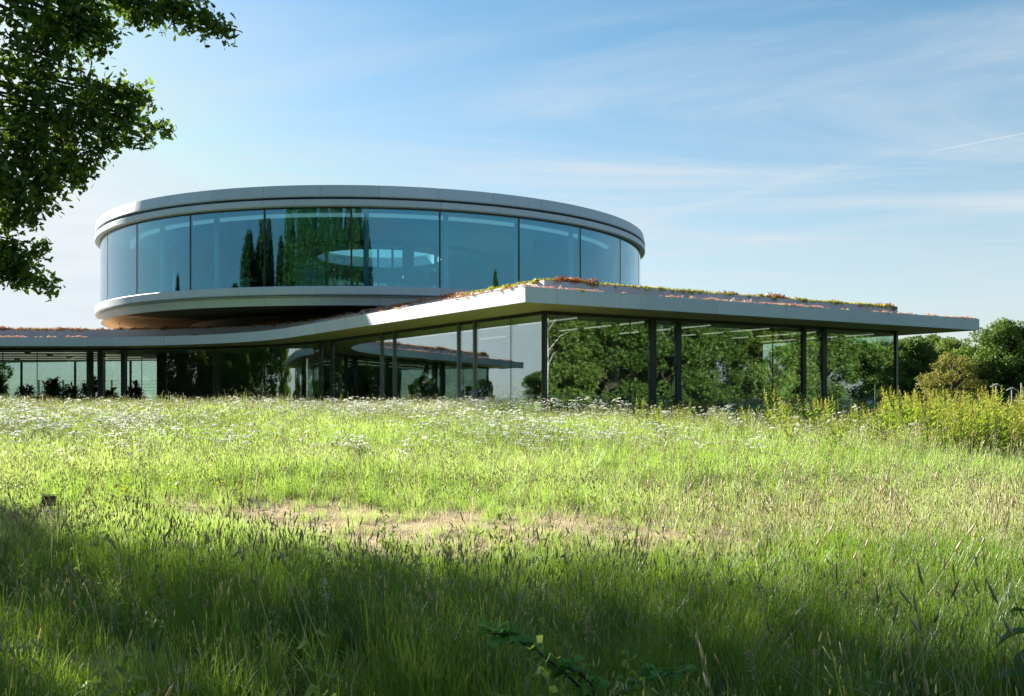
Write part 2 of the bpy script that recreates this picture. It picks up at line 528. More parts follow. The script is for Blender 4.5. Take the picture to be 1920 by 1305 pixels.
class MB:
    """collects boxes, tubes, sweeps, polygons; build() links them as ONE mesh object"""

    def __init__(self):
        self.v, self.f, self.s, self.m = [], [], [], []
        self.cur = 0

    def add(self, vs, fs, smooth=False):
        o = len(self.v)
        self.v += [tuple(p) for p in vs]
        for f in fs:
            self.f.append([i + o for i in f])
            self.s.append(smooth)
            self.m.append(self.cur)
        return self

    def box(self, c, size, rz=0.0, mat=None):
        hx, hy, hz = size[0] / 2, size[1] / 2, size[2] / 2
        vs = [Vector((x, y, z)) for z in (-hz, hz) for y in (-hy, hy) for x in (-hx, hx)]
        Mx = mat if mat is not None else Matrix.Rotation(rz, 3, 'Z')
        vs = [Mx @ v + Vector(c) for v in vs]
        return self.add(vs, [(0, 2, 3, 1), (4, 5, 7, 6), (0, 1, 5, 4), (2, 6, 7, 3), (0, 4, 6, 2), (1, 3, 7, 5)])

    def tube(self, pts, rad, n=8, smooth=True, cap=True):
        pts = [Vector(p) for p in pts]
        k = len(pts)
        rad = [rad] * k if isinstance(rad, (int, float)) else list(rad)
        d0 = (pts[1] - pts[0]).normalized()
        a = d0.orthogonal().normalized()
        vs = []
        for i, p in enumerate(pts):
            d = (pts[min(i + 1, k - 1)] - pts[max(i - 1, 0)])
            d = d.normalized() if d.length > 1e-9 else d0
            a = (a - d * a.dot(d))
            a = a.normalized() if a.length > 1e-6 else d.orthogonal().normalized()
            b = d.cross(a)
            for j in range(n):
                t = 2 * math.pi * j / n
                vs.append(p + (a * math.cos(t) + b * math.sin(t)) * rad[i])
        fs = [(i * n + j, i * n + (j + 1) % n, (i + 1) * n + (j + 1) % n, (i + 1) * n + j) for i in range(k - 1) for j in range(n)]
        self.add(vs, fs, smooth)
        if cap:
            self.add(vs[:n][::-1], [tuple(range(n))])
            self.add(vs[-n:], [tuple(range(n))])
        return self

    def lathe(self, prof, n=16, c=(0, 0, 0), smooth=True):
        vs = [(c[0] + r * math.cos(2 * math.pi * j / n), c[1] + r * math.sin(2 * math.pi * j / n), c[2] + z) for r, z in prof for j in range(n)]
        fs = [(i * n + j, i * n + (j + 1) % n, (i + 1) * n + (j + 1) % n, (i + 1) * n + j) for i in range(len(prof) - 1) for j in range(n)]
        return self.add(vs, fs, smooth)

    def sweep(self, samples, profile, closed=False, caps=True):
        """samples: (pos2d, outward2d); profile: closed list of (inset, z), swept; smooth along the path, sharp across"""
        k, m = len(samples), len(profile)

        def pt(i, j):
            p, n = samples[i]
            d, z = profile[j]
            return (p[0] - n[0] * d, p[1] - n[1] * d, z)
        for j in range(m):
            j2 = (j + 1) % m
            vs = []
            for i in range(k):
                vs.append(pt(i, j))
                vs.append(pt(i, j2))
            rng_ = range(k if closed else k - 1)
            fs = [(2 * i, 2 * ((i + 1) % k), 2 * ((i + 1) % k) + 1, 2 * i + 1) for i in rng_]
            self.add(vs, fs, True)
        if caps and not closed:
            self.add([pt(0, j) for j in range(m)], [tuple(range(m))])
            self.add([pt(k - 1, j) for j in range(m)][::-1], [tuple(range(m))])
        return self

    def poly(self, pts, z0, z1=None):
        n = len(pts)
        lo = [(p[0], p[1], z0) for p in pts]
        if z1 is None:
            return self.add(lo, [tuple(range(n))])
        hi = [(p[0], p[1], z1) for p in pts]
        self.add(hi, [tuple(range(n))])
        self.add(lo, [tuple(range(n))[::-1]])
        self.add(lo + hi, [(i, (i + 1) % n, n + (i + 1) % n, n + i) for i in range(n)])
        return self

    def mesh(self, name, mats):
        me = bpy.data.meshes.new(name)
        me.from_pydata(self.v, [], self.f)
        me.polygons.foreach_set('use_smooth', self.s)
        for m in (mats if isinstance(mats, (list, tuple)) else [mats]):
            me.materials.append(m)
        me.polygons.foreach_set('material_index', self.m)
        me.update()
        return me

    def build(self, name, mats, parent=None):
        return link(bpy.data.objects.new(name, self.mesh(name, mats)), parent)


def at(px, py, d):
    """photo pixel at a distance -> point in the place (used once, to measure)"""
    return Vector(((px - 960) / F * d, d, (759 - py) / F * d))


def copy_tree(o, loc=None, rz=None, scale=None, parent=None):
    c = o.copy()
    sc.collection.objects.link(c)
    if parent is not None:
        c.parent = parent
    if loc is not None:
        c.location = loc
    if rz is not None:
        c.rotation_euler = (0, 0, rz)
    if scale is not None:
        c.scale = scale if not isinstance(scale, (int, float)) else (scale,) * 3
    for ch in list(o.children):
        copy_tree(ch, parent=c)
    return c


# ------------------------------------------------------------------ ground
def smooth01(t):
    t = np.clip(t, 0, 1)
    return t * t * (3 - 2 * t)


def ground_h(x, y):
    x = np.asarray(x, dtype=float)
    y = np.asarray(y, dtype=float)
    h = -1.50 + 1.05 * smooth01((y - 7.0) / 25.5)
    w = smooth01((28 - y) / 6.0)
    h = h + w * (0.030 * np.sin(x * 0.9 + 1.3) * np.sin(y * 0.7) + 0.02 * np.sin(x * 2.3 + y * 1.9))
    return h


def bare_mask(x, y):
    """mown strip: runs from (-8,14.4) to (6,10.4), plus a scuffed patch near the camera"""
    x = np.asarray(x, dtype=float)
    y = np.asarray(y, dtype=float)
    yc = np.interp(x, [-9, -4, -2, 0, 3, 7], [14.4, 13.0, 11.5, 11.0, 10.5, 9.9])
    hw = np.interp(x, [-9, -4, -2.2, -1, 0.5, 3, 7], [0.2, 0.45, 1.5, 1.9, 1.4, 0.5, 0.3])
    wob = 0.22 * np.sin(x * 2.1 + 0.6) + 0.13 * np.sin(x * 5.3)
    m = 1 - smooth01((np.abs(y - yc - wob) - hw * 0.55) / (hw * 0.75))
    m *= smooth01((6.2 - np.abs(x)) / 3.0) * np.clip(.72 + .5 * np.sin(x * 3.1 + y * 2.3) * np.sin(y * 4.7 - x * 1.3), .25, 1)
    s = 1 - smooth01((np.hypot((x + 2.35) / 0.55, (y - 5.6) / 0.42) - 0.5) / 0.8)
    return np.clip(m + s * 0.8, 0, 1)


def grid_ground():
    xs = np.unique(np.concatenate([np.linspace(-12, 12, 121), np.linspace(-60, 60, 61), np.linspace(-400, 400, 41), [-4000, -1500, 1500, 4000]]))
    ys = np.unique(np.concatenate([np.linspace(-2, 30, 161), np.linspace(-40, 110, 76), np.linspace(-400, 500, 46), [-4000, -1500, 1500, 6000]]))
    X, Y = np.meshgrid(xs, ys)
    Z = ground_h(X, Y)
    v = np.stack([X, Y, Z], -1).reshape(-1, 3)
    nx, ny = len(xs), len(ys)
    i = np.arange(nx - 1)[None, :] + nx * np.arange(ny - 1)[:, None]
    f = np.stack([i, i + 1, i + 1 + nx, i + nx], -1).reshape(-1, 4)
    me = np_mesh('ground', v, [f], M['soil'], smooth=True)
    a = me.attributes.new('bare', 'FLOAT', 'POINT')
    a.data.foreach_set('value', bare_mask(X, Y).ravel().astype(np.float32))
    return me


tag(link(bpy.data.objects.new('ground', grid_ground())), kind='structure')

# ------------------------------------------------------------------ building: plan
A = Vector((0.39, 29.57))
u1 = Vector((-0.556, 0.8312))               # from the near corner back along the left side
u2 = Vector((0.857, 0.5153))                # from the near corner along the right side
nL = Vector((-0.8312, -0.556))
nR = Vector((0.5153, -0.857))
LR = 21.88                                  # length of the right side
VTX = Vector((-14.444, 51.746))
TAN = 8.0
RAD = 14.976
ARC_C = Vector((-22.444, 36.770))
WEST = -45.0
HALF = R(28.11)
Z_FLOOR, Z_SOF, Z_EAVE, Z_TIER = -0.40, 3.05, 3.51, 4.06


class Path:
    """eaves line moved inward by off; s = 0 at the near corner, negative to the left, positive along the right side"""

    def __init__(self, off):
        self.off = off
        self.G = A + (u1 + u2) * off
        self.l1 = 26.68 - TAN - off
        self.ra = RAD + off
        self.la = self.ra * 2 * HALF
        self.a0 = math.atan2(45.0968 - ARC_C.y, -9.996 - ARC_C.x)
        self.l2 = (ARC_C.x) - (WEST + off)
        self.lr = LR - 2 * off
        self.le = 24.0
        self.smin = -(self.l1 + self.la + self.l2 + 18)
        self.corners = {0.0: nL + nR, self.lr: nR - nL, -(self.l1 + self.la + self.l2): Vector((-1, -1))}
        self.west = -(self.l1 + self.la + self.l2)

    def at(self, s):
        for c, m in self.corners.items():
            if abs(s - c) < 1e-5:
                n = m
                break
        else:
            n = None
        if s >= self.lr:
            p = self.G + u2 * self.lr + u1 * (s - self.lr)
            return p, (n or -nL)
        if s >= 0:
            return self.G + u2 * s, (n or nR)
        t = -s
        if t <= self.l1:
            return self.G + u1 * t, (n or nL)
        if t <= self.l1 + self.la:
            a = self.a0 + (t - self.l1) / self.ra
            d = Vector((math.cos(a), math.sin(a)))
            return ARC_C + d * self.ra, -d
        e = Vector((ARC_C.x, ARC_C.y + self.ra))
        t2 = t - self.l1 - self.la
        if t2 <= self.l2:
            return e + Vector((-t2, 0)), (n or Vector((0, -1)))
        return e + Vector((-self.l2, t2 - self.l2)), (n or Vector((-1, 0)))

    def run(self, s0, s1):
        ss = {s0, s1}
        for c in self.corners:
            if s0 < c < s1:
                ss.add(c)
        lo, hi = max(s0, -(self.l1 + self.la)), min(s1, -self.l1)
        if hi > lo:
            k = max(2, int((hi - lo) / 0.4))
            ss |= {lo + (hi - lo) * i / k for i in range(k + 1)}
        return [self.at(s) for s in sorted(ss)]

    def polygon(self):
        pts = [p for p, n in self.run(self.smin, self.lr + self.le - self.off)]
        return pts


bld = thing('office_pavilion', 'glass pavilion with a round storey above a sweeping low planted roof', 'building', (0, 0, 0))
P0 = Path(0.0)

# ---- lower roof
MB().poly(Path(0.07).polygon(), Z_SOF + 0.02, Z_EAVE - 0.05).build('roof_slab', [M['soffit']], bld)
MB().poly(Path(0.12).polygon(), Z_EAVE - 0.046, Z_EAVE - 0.02).build('ledge_planting_bed', M['roof'], bld)
eave_prof = [(0, Z_SOF), (0, Z_EAVE), (0.065, Z_EAVE), (0.065, Z_SOF)]


def panel_run(name, path, joints, prof, mat, gap=0.012):
    for s0, s1 in zip(joints[:-1], joints[1:]):
        g0 = 0 if any(abs(s0 - c) < 1e-5 for c in path.corners) else gap / 2
        g1 = 0 if any(abs(s1 - c) < 1e-5 for c in path.corners) else gap / 2
        MB().sweep(path.run(s0 + g0, s1 - g1), prof).build(name, mat, bld)


right = [0, 1.14, 4.35, 7.59, 10.82, 14.08, 17.40, 20.72, P0.lr]
side = [P0.lr + 3.24 * i for i in range(0, 8)]
left = [0, -1.11, -3.18] + [-3.18 - 3.18 * i for i in range(1, 17)]
left = [s for s in left if s > P0.west + 0.6] + [P0.west] + [P0.west - 3.3 * i for i in range(1, 6)]
panel_run('fascia_panel', P0, left[::-1], eave_prof, M['alu'])
panel_run('fascia_panel', P0, right, eave_prof, M['alu'])
panel_run('fascia_panel', P0, side, eave_prof, M['alu'])
MB().sweep(P0.run(P0.smin + .1, side[-1]), [(0.066, Z_SOF + .03), (0.066, Z_EAVE - .03), (0.069, Z_EAVE - .03), (0.069, Z_SOF + .03)]).build('joint_backing', M['dark_alu'], bld)

# ---- upper tier of the low roof
P2 = Path(2.18)
MB().poly(Path(2.24).polygon(), Z_EAVE - 0.019, Z_TIER - 0.05).build('upper_roof_slab', M['roof'], bld)
tier_prof = [(0, Z_EAVE - 0.018), (0, Z_TIER), (0.055, Z_TIER), (0.055, Z_EAVE - 0.018)]
panel_run('upper_fascia_panel', P2, [0, 2.9, 6.1, 9.3, 12.5, 15.7, P2.lr], tier_prof, M['alu_up'])
panel_run('upper_fascia_panel', P2, [P2.lr + 3.2 * i for i in range(8)], tier_prof, M['alu_up'])
tl = [0, -0.55] + [-0.55 - 3.1 * i for i in range(1, 20)]
tl = [s for s in tl if s > P2.west + .6] + [P2.west] + [P2.west - 3.2 * i for i in range(1, 6)]
panel_run('upper_fascia_panel', P2, tl[::-1], tier_prof, M['alu_up'])

# ---- ground floor: slab, glazing, frames
PG = Path(2.22)
MB().poly(Path(2.0).polygon(), -0.75, Z_FLOOR).build('floor_slab', M['concrete'], bld)
MB().poly(Path(2.5).polygon(), Z_FLOOR + 0.004).build('carpet', M['floor'], bld)
MB().poly(Path(2.4).polygon(), 2.96, 3.03).build('ceiling', M['ceil'], bld)
g_prof = [(0.0, Z_FLOOR + .06), (0.0, Z_SOF - 0.10), (0.03, Z_SOF - 0.10), (0.03, Z_FLOOR + .06)]
thin_l = [-1.99, -18.81, -22.36, -26.48, -29.4, -30.86, -36.59, -38.45, -42.2, -49.0, -51.6]
med_l = [(-4.32, 0.10), (-5.46, 0.10), (-10.68, 0.11), (-11.85, 0.11)]
thick_l = [(-16.93, .22), (-18.12, .22), (-31.91, .20), (-33.15, .30), (-44.4, .26), (-45.6, .26)]
thin_r = [3.53, 10.34]
thick_r = [(4.495, .27), (5.65, .24), (11.98, .19), (13.11, .24)]


def frames(lst, w=None, d0=-0.06, depth=0.2, mat='dark_alu', name='mullion'):
    for it in lst:
        s, ww = (it, w) if w else it
        MB().sweep(PG.run(s - ww / 2, s + ww / 2), [(d0, Z_FLOOR), (d0, Z_SOF + .015), (d0 + depth, Z_SOF + .015), (d0 + depth, Z_FLOOR)]).build(name, M[mat], bld)


frames(thin_l + thin_r, w=0.022, d0=-0.004, depth=0.05)
frames(med_l, mat='slate_alu', depth=0.22)
frames(thick_l + thick_r, depth=0.34, name='window_casing')
frames([(0.0, 0.16)], depth=0.16, name='corner_post')
frames([(PG.lr, 0.14), (PG.west, 0.2)], depth=0.14, name='corner_post')
cuts = sorted([(s, 0.02) for s in thin_l + thin_r] + med_l + thick_l + thick_r + [(0.0, 0.14), (PG.lr, 0.12), (PG.west, .2)]
              + [(PG.lr + 4.4 * i, .06) for i in range(1, 5)] + [(PG.west - 4.3 * i, .06) for i in range(1, 5)] + [(PG.smin + .2, .02), (PG.lr + 21, .02)])
frames([(PG.lr + 4.4 * i, .06) for i in range(1, 5)] + [(PG.west - 4.3 * i, .06) for i in range(1, 5)])
for (sa, wa), (sb, wb) in zip(cuts[:-1], cuts[1:]):
    MB().sweep(PG.run(sa + wa / 2 + .001, sb - wb / 2 - .001), g_prof).build('glass_pane', M['glass_low'], bld)
hd = MB()
full = PG.run(PG.smin + .2, PG.lr + 21)
hd.sweep(full, [(-0.03, Z_SOF - 0.099), (-0.03, Z_SOF + 0.018), (0.07, Z_SOF + 0.018), (0.07, Z_SOF - 0.099)])
hd.build('head_rail', M['dark_alu'], bld)
MB().sweep(full, [(-0.03, Z_FLOOR + .001), (-0.03, Z_FLOOR + .059), (0.07, Z_FLOOR + .059), (0.07, Z_FLOOR + .001)]).build('sill_rail', M['dark_alu'], bld)
# rear glazing (seen through the front)
bk = MB()
rear = Path(2.22).polygon()
bk_pts = [rear[-1], rear[0]]
nrm_b = Vector((bk_pts[1].y - bk_pts[0].y, bk_pts[0].x - bk_pts[1].x)).normalized() * -1
rear_dir = (bk_pts[1] - bk_pts[0])
seg = [(bk_pts[0] + rear_dir * (i / 11), -nrm_b) for i in range(12)]
for i in range(11):
    if 3 <= i <= 5:
        continue
    MB().sweep([seg[i], seg[i + 1]], g_prof).build('rear_pane', M['glass_low'], bld)
for i in range(12):
    p = seg[i][0]
    MB().box((p.x, p.y, (Z_FLOOR + Z_SOF) / 2), (.12, .12, Z_SOF - Z_FLOOR)).build('rear_mullion', M['dark_alu'], bld)

# ------------------------------------------------------------------ round storey
DC = Vector((-8.42, 63.54))
ZT = dict(par_top=10.34, par_bot=9.78, r1t=9.67, r1b=9.33, gt=9.30, gb=5.585, r2b=5.17, f_top=5.12, sof=4.70)


def ring(r, phi0, phi1, step=1.4):
    k = max(1, int(math.ceil((phi1 - phi0) / step)))
    out = []
    for i in range(k + 1):
        a = R(phi0 + (phi1 - phi0) * i / k)
        n = Vector((math.sin(a), -math.cos(a)))
        out.append((DC + n * r, n))
    return out


def circle(r, n=180):
    return [DC + Vector((math.cos(2 * math.pi * i / n), math.sin(2 * math.pi * i / n))) * r for i in range(n)]


def ring_panels(name, r, prof, start, pitch, mat, gap=0.045):
    n = int(round(360 / pitch))
    for i in range(n):
        a0 = start + pitch * i
        a1 = min(a0 + pitch, start + 360)
        if i == n - 1:
            a1 = start + 360
        MB().sweep(ring(r, a0 + gap / 2, a1 - gap / 2), prof).build(name, mat, bld)


PITCH = 14.63
R0 = 16.75
ring_panels('parapet_panel', R0, [(0.02, ZT['par_bot']), (0.0, ZT['par_bot'] + .05), (0.10, ZT['par_top']), (0.52, ZT['par_top']), (0.52, ZT['par_bot'])], -2.0 - 9.53 * 19, 9.53, M['alu'])
rt = 0.5 * (ZT['r1t'] + ZT['r1b'])
ring_panels('upper_ring_panel', R0, [(0.05, ZT['r1b']), (0.0, ZT['r1b'] + .04), (0.0, ZT['r1t'] - .04), (0.05, ZT['r1t']), (0.5, ZT['r1t']), (0.5, ZT['r1b'])], 2.9 + PITCH - 2 * PITCH * 6, 2 * PITCH, M['alu'])
ring_panels('lower_ring_panel', R0, [(0.05, ZT['r2b']), (0.0, ZT['r2b'] + .04), (0.0, ZT['gb'] - .04), (0.05, ZT['gb']), (0.5, ZT['gb']), (0.5, ZT['r2b'])], 2.9 + PITCH - 2 * PITCH * 6, 2 * PITCH, M['alu'])
ring_panels('skirt_panel', R0, [(0.30, ZT['sof']), (0.16, ZT['f_top'] - .05), (0.36, ZT['f_top'] - .05), (0.46, ZT['sof'])], -2.0 - 9.53 * 19, 9.53, M['alu'])
MB().sweep(ring(R0, 0, 358.6), [(0.02, ZT['f_top'] - .03), (0.0, ZT['f_top']), (0.4, ZT['f_top']), (0.4, ZT['f_top'] - .03)], closed=True).build('drip_edge', M['alu'], bld)
dk = MB()
dk.sweep(ring(R0 - .22, 0, 358.6), [(0, ZT['par_bot'] + .01), (0, ZT['par_top'] - .012), (.2, ZT['par_top'] - .012), (.2, ZT['par_bot'] + .01)], closed=True)
dk.sweep(ring(R0 - .30, 0, 358.6), [(0, ZT['r1t'] - .02), (0, ZT['par_bot'] + .02), (.1, ZT['par_bot'] + .02), (.1, ZT['r1t'] - .02)], closed=True)
dk.sweep(ring(R0 - .36, 0, 358.6), [(0, ZT['f_top'] + .001), (0, ZT['r2b'] - .001), (.1, ZT['r2b'] - .001), (.1, ZT['f_top'] + .001)], closed=True)
dk.build('shadow_gap', M['dark_alu'], bld)
RG = 16.47
for k in range(24):
    a0 = 2.9 + PITCH * (k - 12)
    a1 = a0 + PITCH if k < 23 else 2.9 + PITCH * -12 + 360
    MB().sweep(ring(RG, a0 + .05, a1 - .05, 0.5), [(0, ZT['gb'] + .001), (0, ZT['gt']), (.035, ZT['gt']), (.035, ZT['gb'] + .001)]).build('curved_pane', M['glass_up'], bld)
    n = ring(1, a0, a0 + 1)[0][1]
    c = DC + n * (RG - .06)
    MB().box((c.x, c.y, (ZT['gb'] + ZT['gt']) / 2), (.075, .14, ZT['gt'] - ZT['gb']), R(a0)).build('curved_mullion', M['dark_alu'], bld)
MB().sweep(ring(RG - .03, 0, 358.6), [(-.05, ZT['gt'] - .03), (-.05, ZT['r1b'] + .02), (.2, ZT['r1b'] + .02), (.2, ZT['gt'] - .03)], closed=True).build('upper_head_rail', M['dark_alu'], bld)
# soffit: concentric boards, cedar at left, around a dark drum
for i in range(6):
    ro = R0 - .47 - i * 0.86
    for p0_, p1_, mm in ((-150, -48, 'wood'), (-47.9, 209.9, 'core')):  # boards beyond the cedar are coloured dark, partly standing in for shade
        for q in range(int((p1_ - p0_) / 17)):
            a_ = p0_ + 17 * q
            MB().sweep(ring(ro, a_ + .05, min(a_ + 16.95, p1_)), [(0, ZT['sof'] + .01), (0, ZT['sof'] + .05), (.82, ZT['sof'] + .05), (.82, ZT['sof'] + .01)]).build('soffit_board', M[mm], bld)
MB().poly(circle(R0 - .42), ZT['sof'] + .07, ZT['f_top'] - .08).build('upper_floor_underside', M['core'], bld)
MB().poly(circle(R0 - .52), ZT['f_top'] - .079, ZT['gb'] - .09).build('upper_floor_slab', M['concrete'], bld)
MB().poly(circle(RG - .12), ZT['gb'] - .085, ZT['gb'] - .05).build('upper_carpet', M['floor'], bld)
MB().sweep(ring(11.5, 0, 357), [(0, Z_TIER - .05), (0, ZT['sof'] + .009), (.3, ZT['sof'] + .009), (.3, Z_TIER - .05)], closed=True).build('drum_wall', M['core'], bld)


# roof with the round roof light
def annulus(mb, ro, ri, z0, z1, n=144):
    mb.sweep([(DC + Vector((math.cos(2 * math.pi * i / n), math.sin(2 * math.pi * i / n))) * ro,
               Vector((math.cos(2 * math.pi * i / n), math.sin(2 * math.pi * i / n)))) for i in range(n)],
             [(0, z0), (0, z1), (ro - ri, z1), (ro - ri, z0)], closed=True)
    return mb


annulus(MB(), R0 - .53, 3.9, 9.42, 9.72).build('upper_roof_deck', M['white'], bld)
annulus(MB(), 14.6, 3.9, 9.30, 9.419).build('upper_ceiling', M['white'], bld)
annulus(MB(), RG - .25, 14.85, 9.36, 9.419).build('perimeter_ceiling', M['white'], bld)
MB().sweep(ring(14.84, -80, 84), [(0, 9.20), (0, 9.40), (.14, 9.40), (.14, 9.20)]).build('cove_strip', M['cove'], bld)
annulus(MB(), 4.2, 3.9, 9.73, 9.95).build('roof_light_kerb', M['white'], bld)
# courtyard ring: frames and panes inside the round storey
posts = [-80, -58, -37, -17, 6.8, 13.2, 20.4, 34, 56, 78, 100, 125, 150, 175, 200, 225, 250]
for k, a in enumerate(posts):
    n = ring(1, a, a + 1)[0][1]
    c = DC + n * 7.2
    wide = k == 6
    MB().box((c.x, c.y, 7.415), (.62 if wide else .12, .22, 3.76), R(a)).build('courtyard_column' if wide else 'courtyard_mullion', M['column'] if wide else M['dark_alu'], bld)
MB().sweep(ring(7.25, 0, 357), [(0, 9.06), (0, 9.298), (.12, 9.298), (.12, 9.06)], closed=True).build('courtyard_head', M['dark_alu'], bld)
for a, a2 in zip(posts, posts[1:] + [280]):
    MB().sweep(ring(7.2, a + .6, a2 - .6, 2), [(0, 5.55), (0, 9.05), (.02, 9.05), (.02, 5.55)]).build('courtyard_pane', M['glass_in'], bld)
for a in (-41, -26, 17.4, 46.5, 2.9, 32):
    n = ring(1, a + 2.2, a + 3)[0][1]
    c = DC + n * 15.4
    MB().tube([(c.x, c.y, 5.54), (c.x, c.y, 9.299)], .13, 12).build('round_column', M['white'], bld)
c = DC + ring(1, 14.2, 15)[0][1] * 16.3
MB().tube([(c.x, c.y, 10.3), (c.x, c.y, 10.62)], .012, 6).build('lightning_rod', M['steel'], bld)

MB().sweep(ring(12.4, 52, 308), [(0, ZT['gb'] - .049), (0, 9.299), (.2, 9.299), (.2, ZT['gb'] - .049)]).build('partition_wall', M['core'], bld)
for a in (-72, 72):
    n = ring(1, a, a + 1)[0][1]
    c = DC + n * 14.3
    MB().box((c.x, c.y, 7.42), (.15, 3.7, 3.74), R(a)).build('partition_wall', M['core'], bld)
# ground floor interior: core walls, columns, ceiling lamps
cw = MB()
cc = DC + Vector((3, -2))
def core_box(s0, s1, i0, i1, name='core_wall'):
    q = [PG.G + u2 * a + u1 * b for a, b in ((s0, i0), (s1, i0), (s1, i1), (s0, i1))]
    MB().poly(q, Z_FLOOR + .004, 2.955).build(name, M['core'], bld)


core_box(3.8, 15.7, 5.6, 8.2)
core_box(5.2, 9.4, 8.204, 17.5)
core_box(2.2, 9.4, 21.0, 25.0)
MB().sweep(Path(6.4).run(-31.5, -21.8), [(0, Z_FLOOR + .004), (0, 2.955), (.25, 2.955), (.25, Z_FLOOR + .004)]).build('core_wall', M['core'], bld)
for (x, y, sx, sy, rz) in ((-6.0, 60, 6.5, 5.5, -.35), (-38, 63, 6, 4, 0)):
    MB().box((x, y, 1.28), (sx, sy, 3.35), rz).build('core_wall', M['core'], bld)
for s in (2.6, 8.0, 14.9):
    p, n = Path(3.6).at(s)
    MB().tube([(p.x, p.y, Z_FLOOR), (p.x, p.y, 2.96)], .15, 14).build('indoor_column', M['column'], bld)
for s in (-7.8, -14.0, -20.4, -27.0, -34.6, -41, -47):
    p, n = Path(4.4).at(s)
    MB().tube([(p.x, p.y, Z_FLOOR), (p.x, p.y, 2.96)], .19, 14).build('indoor_column', M['column'], bld)
a1 = math.atan2(u1.y, u1.x)
for i in range(6):
    for j in range(3):
        p = PG.G + u2 * (1.6 + 3.0 * i) + u1 * (2.2 + 4.0 * j)
        MB().box((p.x, p.y, 2.935), (3.5, .07, .04), a1).build('ceiling_lamp', M['lamp'], bld)
for i in range(4):
    for j in range(4):
        MB().box((-25 - 4.6 * i, 56.2 + 2.7 * j, 2.935), (4.2, .08, .04)).build('ceiling_lamp', M['lamp'], bld)
for s in (5.42, 12.86):
    p, n = PG.at(s)
    q = p + n * .07
    MB().tube([(q.x, q.y, .35), (q.x, q.y, 1.0)], .016, 8).build('door_handle', M['steel'], bld)
# paved apron in front of the corner
MB().poly([p for p, n in Path(0.6).run(-20, Path(.6).lr + 3)] + [p for p, n in Path(2.1).run(-20, Path(2.1).lr + 3)][::-1], -0.47, -0.425).build('paved_apron', M['concrete'], bld)

# ------------------------------------------------------------------ furniture behind the glass
def desk(name, label, loc, rz, group=None):
    t = thing(name, label, 'desk', loc, rz, group)
    MB().box((0, 0, .725), (1.6, .8, .03)).build('desk_top', M['desk'], t)
    for s in (-1, 1):
        f = MB()
        f.box((s * .77, -.36, .355), (.05, .05, .71)).box((s * .77, .36, .355), (.05, .05, .71)).box((s * .77, 0, .685), (.05, .67, .05))
        f.build('leg_frame', M['desk'], t)
    return t


def monitor(loc, rz, label, group):
    t = thing('monitor', label, 'monitor', loc, rz, group)
    MB().box((0, 0, .33), (.60, .03, .36)).build('screen', M['screen'], t)
    MB().box((0, .06, .12), (.05, .04, .24)).box((0, .04, .006), (.24, .18, .012)).build('stand', M['black'], t)
    return t


def chair(loc, rz, label, group):
    t = thing('office_chair', label, 'chair', loc, rz, group)
    MB().box((0, 0, .48), (.48, .46, .07)).build('seat', M['black'], t)
    b = MB()
    b.box((0, -.24, .82), (.44, .05, .58), mat=Matrix.Rotation(-.15, 3, 'X')).box((0, -.23, .52), (.06, .03, .14))
    b.build('backrest', M['black'], t)
    MB().tube([(0, 0, .07), (0, 0, .45)], .03, 8).build('gas_post', M['steel'], t)
    b = MB()
    for k in range(5):
        a = 2 * math.pi * k / 5
        b.tube([(0, 0, .09), (.30 * math.cos(a), .30 * math.sin(a), .05)], [.025, .02], 6)
    b.build('star_base', M['black'], t)
    for k in range(5):
        a = 2 * math.pi * k / 5
        MB().tube([(.30 * math.cos(a), .30 * math.sin(a) - .02, .03), (.30 * math.cos(a), .30 * math.sin(a) + .02, .03)], .03, 8).build('castor', M['black'], t)
    for s in (-1, 1):
        MB().box((s * .25, -.02, .66), (.05, .26, .03)).box((s * .25, -.02, .57), (.03, .05, .16)).build('armrest', M['black'], t)
    return t


ar = math.atan2(u2.y, u2.x)
desk_spots = [((PG, 1.7, 2.2), 'pale desk with two monitors just right of the building corner'),
              ((PG, 3.35, 2.2), 'pale desk with a single monitor second from the building corner'),
              ((PG, 7.0, 2.1), 'pale desk between the two dark casings behind the long right pane'),
              ((PG, 14.6, 2.3), 'pale desk behind the last pane on the right'),
              ((PG, -2.3, 1.2), 'narrow view of a pale desk left of the building corner'),
              ((PG, -8.3, 2.6), 'pale desk seen through the sloping left glass wall'),
              ((PG, -13.0, 2.4), 'pale desk behind the left glass near the curved bay')]
for i, ((pth, s, ins), lab) in enumerate(desk_spots):
    p, n = pth.at(s)
    q = p - n * ins
    rz = math.atan2(n.x, -n.y)
    desk('desk', lab, (q.x, q.y, Z_FLOOR + .005), rz, 'desks behind the ground floor glass')
    ztop = Z_FLOOR + .005 + .741
    e = Vector((-n.y, n.x))
    if i in (0, 1, 2, 3):
        for k in ((-.33, .33) if i == 0 else ((.3,) if i == 1 else (-.35,))):
            m_ = q + e * k - n * .12
            monitor((m_.x, m_.y, ztop), rz, ['left of two dark monitors on the desk beside the building corner' if k > 0 else 'right of two dark monitors on the desk beside the building corner', 'single dark monitor on the second desk from the building corner', 'dark monitor on the desk between the two dark casings', 'dark monitor on the desk behind the last right hand pane'][i], 'monitors on the right hand desks')
        c = q - n * .95 + e * .25
        chair((c.x, c.y, Z_FLOOR + .005), rz + math.pi + random.uniform(-.5, .5), 'black office chair behind the ' + ['desk beside the building corner', 'second desk from the building corner', 'desk between the two dark casings', 'desk at the last right hand pane'][i], 'office chairs behind the right glass')
for k, lab in enumerate(('pale desk at far left, left one of a pair', 'pale desk at far left, right one of a pair')):
    desk('desk', lab, (-27.6 + 1.05 * k * 1.62, 57.3, Z_FLOOR + .005), 0, 'desks behind the ground floor glass')
